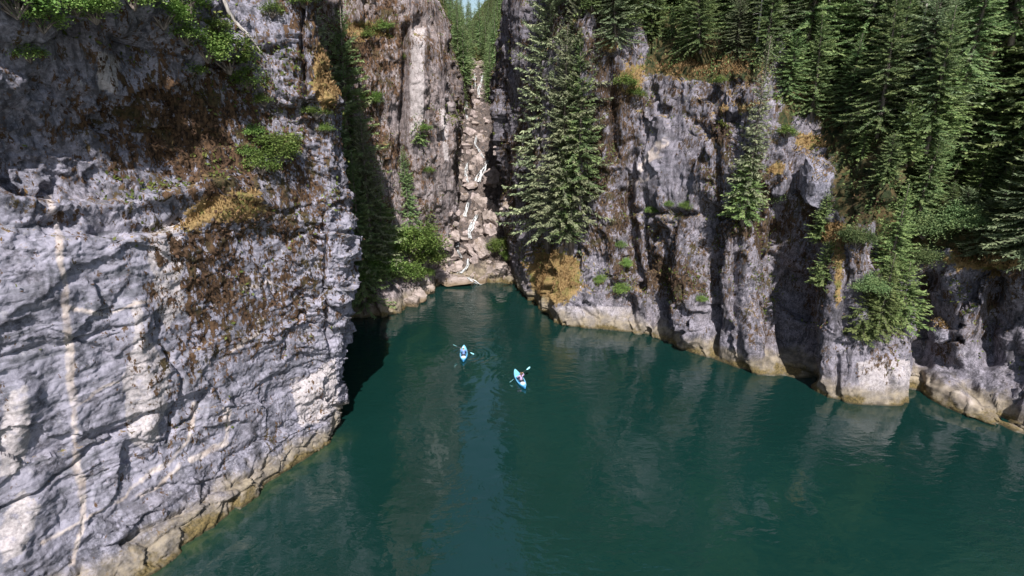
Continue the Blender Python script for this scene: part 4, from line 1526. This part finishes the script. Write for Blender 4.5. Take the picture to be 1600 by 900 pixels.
def fall(pts, label, seed):
    """pts: (px, py, half width px)"""
    r = np.random.default_rng(seed)
    dense = []
    for (x0, y0, w0), (x1, y1, w1) in zip(pts[:-1], pts[1:]):
        n = max(3, int(math.hypot(x1 - x0, y1 - y0) / 1.6))
        for t in np.linspace(0, 1, n, endpoint=False):
            dense.append((x0 + (x1 - x0) * t, y0 + (y1 - y0) * t, w0 + (w1 - w0) * t))
    dense.append(pts[-1])
    m = 5
    Vs, Fs, Es = [], [], []
    nst = 3 if max(p[2] for p in pts) > 1 else 1
    O = Vector((0, 0, CAMH))
    for st in range(nst):
        so_ = (st - (nst - 1) / 2) * .72
        G = np.zeros((len(dense), m, 3))
        dist, rays = np.full(len(dense), np.nan), {}
        for i, (x, y, w) in enumerate(dense):
            ph = i * .55 + seed * 2 + st * 2.1
            cxp = x + so_ * w * (.8 + .35 * math.sin(ph * .7)) + .25 * math.sin(ph)
            hw = w * .30 * (1 + .45 * math.sin(ph * 1.3 + st)) + .15
            dd = []
            for j, u in enumerate(np.linspace(-1, 1, m)):
                rays[i, j] = ray(cxp + u * hw, y)
                q = hit2(cxp + u * hw, y)
                if q:
                    dd.append((q - O).length)
            if dd:
                dist[i] = np.median(dd)
        ok = ~np.isnan(dist)
        dist = np.interp(np.arange(len(dist)), np.arange(len(dist))[ok], dist[ok])
        dist = np.convolve(np.pad(dist, 2, mode='edge'), np.ones(5) / 5, 'valid')
        for i in range(len(dense)):
            for j, u in enumerate(np.linspace(-1, 1, m)):
                G[i, j] = O + rays[i, j] * (dist[i] - .16 - .12 * st % 2 - .2 * (1 - u * u) + .2 * abs(u) ** 3)
        G[:, :, 2] = np.maximum(G[:, :, 2], 0.03)
        P = G.reshape(-1, 3)
        P = P + np.stack([fbm(P * 1.6, 2, 3 + q) for q in range(3)], 1) * .06
        Fs.append(grid_faces(len(dense), m) + sum(len(v) for v in Vs))
        Vs.append(P)
        Es.append(np.tile(np.abs(np.linspace(-1, 1, m)), len(dense)))
    o = link('waterfall', mesh_from('waterfall', np.concatenate(Vs), np.concatenate(Fs), M_FOAM, True, {'edge': np.concatenate(Es)}))
    return tag(o, label, 'waterfall')


fall([(742, 113, 1.2), (741, 125, 2.0), (741, 138, 2.2)], 'left thin white fall at the top of the cascade', 1)
fall([(754, 118, 1.2), (750, 134, 2.4), (747, 152, 2.4)], 'right white fall at the top of the cascade', 2)
fall([(729, 158, 1.5), (728, 170, 2.6), (730, 186, 2.0)], 'short white fall left of the large sloping boulder', 3)
fall([(744, 212, 1.2), (743, 226, 1.6), (750, 238, 2.2), (756, 247, 1.6)], 'winding white stream above the widest upper chute', 4)
fall([(763, 250, 2.2), (758, 260, 3.0), (752, 268, 5.0), (747, 284, 6.5)], 'widest upper chute of white water', 5)
fall([(731, 254, 1.6), (727, 264, 2.8), (728, 274, 2.4), (732, 285, 1.4)], 'small white fall left of the widest upper chute', 6)
fall([(731, 316, 2.4), (729, 326, 2.8), (727, 338, 3.0)], 'thin grey chute left of the white middle chute', 7)
fall([(745, 335, 2.2), (741, 345, 4.2), (735, 357, 6), (732, 363, 3.4), (736, 373, 3.2)], 'bright white middle chute beside the biggest pale boulder', 8)
fall([(717, 379, 2.2), (714, 388, 2.4), (717, 396, 2.4), (721, 403, 1.8)], 'thin lower stream left of the leaning slab', 9)
fall([(732, 404, 2.0), (731, 414, 2.4), (725, 422, 3.0), (718, 427, 4.5)], 'white stream above the waterfall foot', 10)
fall([(731, 433, 3.0), (737, 438, 4.6), (743, 443, 7.5), (748, 447, 13)], 'fan of white water pouring into the fjord at the waterfall foot', 11)
fall([(789, 322, .7), (791, 332, .8), (791, 342, .8)], 'thin trickle down the dark right wall', 12)

# ------------------------------------------------------------------ bleached log on the left cliff
lg = Geo()
lpts = []
for t in np.linspace(0, 1, 9):
    p, n = hit(340 + 72 * t, -12 + 104 * t + 4 * math.sin(t * 5))
    lpts.append(p + n * .25)
for i in range(1, 8):
    lpts[i] = (lpts[i - 1] + lpts[i] * 2 + lpts[i + 1]) / 4
lg.tube(lpts, [.13, .125, .12, .11, .10, .09, .075, .05, .02], 7)
for i, s_ in ((3, 1), (5, -1), (6, 1)):
    lg.tube([lpts[i], lpts[i] + Vector((.25 * s_, -.3, .35)), lpts[i] + Vector((.45 * s_, -.45, .5))], [.035, .02, .008], 5)
tag(link('dead_log', lg.build('dead_log', M_DEADWOOD)), 'bare bleached tree trunk lying down the upper left cliff', 'log')

#@@KAYAKS
# ------------------------------------------------------------------ kayaks and paddlers
M_BLUE = plain('kayak_blue', (0.06, 0.30, 0.62), .3, .5)
M_CYAN = plain('kayak_light_blue', (0.20, 0.52, 0.72), .32, .5)
M_WHITE = plain('white_plastic', (0.80, 0.82, 0.82), .4, .5, .05)
M_DARK = plain('dark_rubber', (0.03, 0.035, 0.045), .6, .3)
M_BLADE = plain('paddle_blade_cyan', (0.30, 0.66, 0.74), .35, .5)
M_SHAFT = plain('paddle_shaft', (0.05, 0.06, 0.08), .35, .5)
M_SKIN = plain('skin', (0.50, 0.29, 0.20), .55, .35)
M_HAIR = plain('brown_hair', (0.09, 0.045, 0.025), .6, .3)
M_LAV = plain('lavender_cloth', (0.42, 0.32, 0.50), .85, .1)
M_BLU2 = plain('blue_cloth', (0.16, 0.27, 0.58), .85, .1)
M_TROU = plain('dark_trousers', (0.05, 0.055, 0.08), .85, .1)
M_CAP = plain('white_cap', (0.78, 0.75, 0.74), .8, .1)
M_EYE = plain('eye_dark', (0.03, 0.02, 0.015), .3, .5)
M_LIP = plain('lips', (0.36, 0.14, 0.12), .5, .3)


def loft(sections):
    """sections: list of equal rings"""
    g = Geo()
    n = len(sections[0])
    V = [p for s_ in sections for p in s_]
    Fs = []
    for i in range(len(sections) - 1):
        for k in range(n):
            k2 = (k + 1) % n
            Fs.append([i * n + k, i * n + k2, (i + 1) * n + k2, (i + 1) * n + k])
    Fs.append(list(range(n))[::-1])
    Fs.append([(len(sections) - 1) * n + k for k in range(n)])
    g.add(V, Fs)
    return g


def kayak(label, loc, rz):
    k = thing('kayak', label, 'kayak', loc, rz, 'kayaks on the green water')
    L, W = 1.9, .40
    hull, deck = [], []
    for t in np.linspace(-.995, .995, 25):
        y = t * L
        w = W * (1 - abs(t) ** 2.3) ** .85 + .012
        rise = .20 * abs(t) ** 3
        zb, zt = -.12 + rise, .20 + rise * .9
        hull.append([(-w, y, zt - .02), (-w * 1.0, y, zt - .08), (-w * .8, y, zb + .05), (-w * .35, y, zb), (w * .35, y, zb), (w * .8, y, zb + .05), (w, y, zt - .08), (w, y, zt - .02)])
        dip = .10 * smooth(.46, .36, abs(t + .12))
        deck.append([(-w * .98, y, zt - .03), (-w * .98, y, zt + .01), (-w * .6, y, zt + .05 * (1 - abs(t)) - dip), (0, y, zt + .07 * (1 - abs(t)) - dip * 1.2), (w * .6, y, zt + .05 * (1 - abs(t)) - dip), (w * .98, y, zt + .01), (w * .98, y, zt - .03), (0, y, zt - .13)])
    link('hull', loft(hull).build('hull', M_BLUE), k)
    link('deck', loft(deck).build('deck', M_CYAN), k)
    rim = Geo()
    rim.tube([(math.cos(a) * .29, -.22 + math.sin(a) * .62, .235) for a in np.linspace(0, 6.2831, 25)], .022, 6, False)
    link('cockpit_rim', rim.build('cockpit_rim', M_DARK), k)
    seat = loft([[(-.2, y, .13), (.2, y, .13), (.22, y, z), (-.22, y, z)] for y, z in ((-.62, .19), (-.30, .16), (-.05, .19))])
    st = link('seat', seat.build('seat', M_DARK), k)
    br = loft([[(-.19 + q * .02, -.60 - .05 * q, .17 + .16 * q), (.19 - q * .02, -.60 - .05 * q, .17 + .16 * q), (.19 - q * .02, -.645 - .05 * q, .17 + .16 * q), (-.19 + q * .02, -.645 - .05 * q, .17 + .16 * q)] for q in (0, 1, 1.6)])
    link('backrest', br.build('backrest', M_DARK), k)
    hc = Geo()
    ring = [[(math.cos(a) * .235 * s_, -1.03 + math.sin(a) * .24 * s_, z) for a in np.linspace(0, 6.2831, 21)[:-1]] for s_, z in ((1, .20), (1.02, .27), (.92, .31), (.5, .335), (.05, .34))]
    link('stern_disc', loft(ring).build('stern_disc', M_WHITE), k)  # white domed disc on the rear deck
    for yy in (-1.84, 1.84):
        h_ = Geo()
        h_.tube([(-.05, yy, .36), (-.03, yy * .995, .42), (.03, yy * .995, .42), (.05, yy, .36)], .012, 5)
        link('carry_handle', h_.build('carry_handle', M_DARK), k)
    bu = Geo()
    bu.tube([(-.2, .75, .25), (.16, 1.15, .25)], .008, 4)
    bu.tube([(.2, .75, .25), (-.16, 1.15, .25)], .008, 4)
    b_ = link('deck_line', bu.build('deck_line', M_DARK), k)
    b_['kind'] = 'stuff'
    return k


def skin_mesh(name, verts, edges, radii, mat, root=0, sub=2):
    me = bpy.data.meshes.new(name + '_skeleton')
    me.from_pydata([tuple(v) for v in verts], edges, [])
    o = bpy.data.objects.new(name, me)
    col.objects.link(o)
    o.modifiers.new('s', 'SKIN')
    m2 = o.modifiers.new('u', 'SUBSURF')
    m2.levels = sub
    m2.render_levels = sub
    sv = me.skin_vertices[0].data
    for i, r in enumerate(radii):
        rr = r if hasattr(r, '__len__') else (r, r)
        sv[i].radius = rr
        sv[i].use_root = (i == root)
    dg = bpy.context.evaluated_depsgraph_get()
    out = bpy.data.meshes.new_from_object(o.evaluated_get(dg))
    out.name = name
    bpy.data.objects.remove(o)
    bpy.data.meshes.remove(me)
    out.materials.clear()
    out.materials.append(mat)
    out.polygons.foreach_set('use_smooth', np.ones(len(out.polygons), dtype=bool))
    return out


def paddler(label, loc, rz, pad_c, pad_dir, shirt_mat, cap, lab_paddle):
    """seated, facing +y, hands on the shaft; pad_dir points to the paddler's right blade"""
    o = thing('person', label, 'person', loc, rz, 'paddlers in the kayaks')
    pc, pdv = Vector(pad_c), Vector(pad_dir).normalized()
    V, E, R = [], [], []

    def add(p, r, parent=None):
        V.append(Vector(p))
        R.append(r)
        if parent is not None:
            E.append((parent, len(V) - 1))
        return len(V) - 1
    pel = add((0, -.42, .27), (.15, .12))
    wai = add((0, -.43, .43), (.13, .095), pel)
    che = add((0, -.40, .62), (.155, .10), wai)
    clav = add((0, -.38, .76), (.11, .08), che)
    nk = add((0, -.37, .85), .05, clav)
    jaw = add((0, -.345, .93), (.068, .075), nk)
    hd = add((0, -.355, 1.02), (.078, .095), jaw)
    add((0, -.37, 1.085), (.05, .06), hd)
    add((0, -.245, .975), .013, jaw)                       # nose
    for sx in (-1, 1):
        add((sx * .088, -.36, .975), .014, hd)             # ears
    arms = {}
    for sx in (-1, 1):
        sh = add((sx * .19, -.385, .75), .058, clav)
        grip = pc + pdv * (.34 * sx)
        mid = (Vector((sx * .19, -.385, .75)) + grip) / 2 + Vector((sx * .10, -.03, -.11))
        el = add(mid, .043, sh)
        wrv = grip + (mid - grip).normalized() * .085
        wr = add(wrv, .028, el)
        pm = add(grip + (wrv - grip) * .35 + Vector((0, 0, .012)), (.036, .02), wr)
        fwd = (grip - wrv).normalized()
        up = pdv.cross(fwd).normalized()
        if up.z < 0:
            up = -up
        for f in range(4):
            a = pdv * ((f - 1.5) * .021)
            ln = (.9, 1.05, 1.0, .8)[f]
            k1 = add(grip + a + up * .024 + fwd * .004, .0095, pm)
            k2 = add(grip + a + fwd * .029 * ln + up * .006, .0085, k1)
            add(grip + a + fwd * .012 - up * .022 * ln, .0075, k2)
        t1 = add(grip - pdv * sx * .045 - up * .008 - fwd * .012, .0105, pm)
        add(grip - pdv * sx * .035 - up * .026 + fwd * .004, .0085, t1)
        arms[sx] = (Vector((sx * .19, -.385, .75)), mid, wrv)
    for sx in (-1, 1):
        hp = add((sx * .10, -.36, .25), .085, pel)
        kn = add((sx * .17, .08, .36), .062, hp)
        an = add((sx * .13, .46, .20), .038, kn)
        add((sx * .14, .53, .27), (.04, .025), an)
    body = link('body', skin_mesh('body', V, E, R, M_SKIN, 0, 1), o)
    # shirt: torso and sleeves a little outside the body
    V2, E2, R2 = [], [], []
    for p, r in (((0, -.42, .26), (.165, .135)), ((0, -.43, .43), (.148, .115)), ((0, -.40, .62), (.172, .12)), ((0, -.38, .755), (.125, .098))):
        V2.append(Vector(p)); R2.append(r)
    E2 = [(0, 1), (1, 2), (2, 3)]
    for sx in (-1, 1):
        a, m, w = arms[sx]
        i = len(V2)
        V2 += [a, m, w + (m - w) * .08]
        R2 += [.075, .058, .042]
        E2 += [(3, i), (i, i + 1), (i + 1, i + 2)]
    link('shirt', skin_mesh('shirt', V2, E2, R2, shirt_mat, 0, 1), o)
    V3 = [Vector((0, -.42, .25))]
    R3 = [(.17, .13)]
    E3 = []
    for sx in (-1, 1):
        i = len(V3)
        V3 += [Vector((sx * .10, -.36, .25)), Vector((sx * .17, .08, .36)), Vector((sx * .14, .38, .235))]
        R3 += [.10, .076, .056]
        E3 += [(0, i), (i, i + 1), (i + 1, i + 2)]
    link('trousers', skin_mesh('trousers', V3, E3, R3, M_TROU, 0, 1), o)
    # hair / cap
    if cap:
        g = Geo()
        ring = [[(math.cos(a) * .098 * s_, -.36 + math.sin(a) * .115 * s_, z) for a in np.linspace(0, 6.2831, 17)[:-1]] for s_, z in ((1, 1.02), (1.02, 1.06), (.85, 1.115), (.5, 1.14), (.05, 1.15))]
        c_ = link('cap', loft(ring).build('cap', M_CAP), o)
        br = loft([[(-.07, -.26 + q * .085, 1.035 - .02 * q), (.07 - .02 * q, -.26 + q * .085, 1.035 - .02 * q), (.07 - .02 * q, -.26 + q * .085, 1.027 - .02 * q), (-.07 + .02 * q, -.26 + q * .085, 1.027 - .02 * q)] for q in (0, .6, 1)])
        link('cap_brim', br.build('cap_brim', M_CAP), c_)
        hr = [(0, -.42, 1.02), (0, -.435, .94), (0, -.43, .88)]
        link('hair', skin_mesh('hair', hr, [(0, 1), (1, 2)], [.07, .06, .035], M_HAIR, 0, 1), o)
    else:
        hr = [(0, -.365, 1.075), (0, -.425, 1.02), (0, -.455, .92), (0, -.475, .80), (0, -.48, .66), (-.085, -.38, .98), (.085, -.38, .98)]
        link('hair', skin_mesh('hair', hr, [(0, 1), (1, 2), (2, 3), (3, 4), (1, 5), (1, 6)], [(.085, .08), .095, .085, .075, .035, .035, .035], M_HAIR, 0, 1), o)
    for sx in (-1, 1):
        e = Geo()
        e.tube([(sx * .032, -.268, 1.0), (sx * .032, -.258, 1.0)], [.012, .007], 6)
        link('eye', e.build('eye', M_EYE), o)
    mo = Geo()
    mo.tube([(-.026, -.266, .925), (0, -.257, .922), (.026, -.266, .925)], [.004, .008, .004], 5)
    link('mouth', mo.build('mouth', M_LIP), o)
    # the paddle: held, so a thing of its own
    pd = thing('paddle', lab_paddle, 'paddle', loc, rz, 'double bladed paddles')
    sh = Geo()
    sh.tube([pc - pdv * .82, pc + pdv * .82], .015, 8)
    link('shaft', sh.build('shaft', M_SHAFT), pd)
    for sx in (-1, 1):
        b0 = pc + pdv * (.80 * sx)
        ax = pdv * sx
        wv = Vector((0, 0, 1)).cross(ax).normalized()
        wv = (wv * .8 + Vector((0, 0, .6))).normalized()
        nr = ax.cross(wv).normalized()
        secs = []
        for s_, w in ((0, .02), (.06, .05), (.18, .098), (.32, .112), (.42, .09), (.48, .035)):
            c = b0 + ax * s_ + nr * (.25 * (s_ - .24) ** 2)
            secs.append([tuple(c + wv * w), tuple(c + nr * .012), tuple(c - wv * w), tuple(c - nr * .012)])
        link('blade', loft(secs).build('blade', M_BLADE), pd)
    return o


for (bow, stern, tk, tp, pdv, sm, cap, tpad) in (
        ((725.0, 541), (724, 564), 'blue kayak nearer the falls, seen from behind with white stern disc', 'person in a blue shirt and white cap paddling the kayak nearer the falls',
         (.82, .05, -.46), M_BLU2, True, 'pale blue paddle lifted on the left by the person in the white cap'),
        ((803.5, 577), (822, 608), 'light blue kayak nearest the camera, turned slightly left', 'person with long brown hair in a lavender top paddling the nearest kayak',
         (.86, .25, .40), M_LAV, False, 'pale blue paddle lifted on the right by the person in lavender')):
    a, b = on_water(*bow, .2), on_water(*stern, .2)
    c = (a + b) / 2
    d = a - b
    rz = math.atan2(-d.x, d.y)
    loc = (c.x, c.y, 0.0)
    kayak(tk, loc, rz)
    paddler(tp, loc, rz, (0, .0, .66), pdv, sm, cap, tpad)
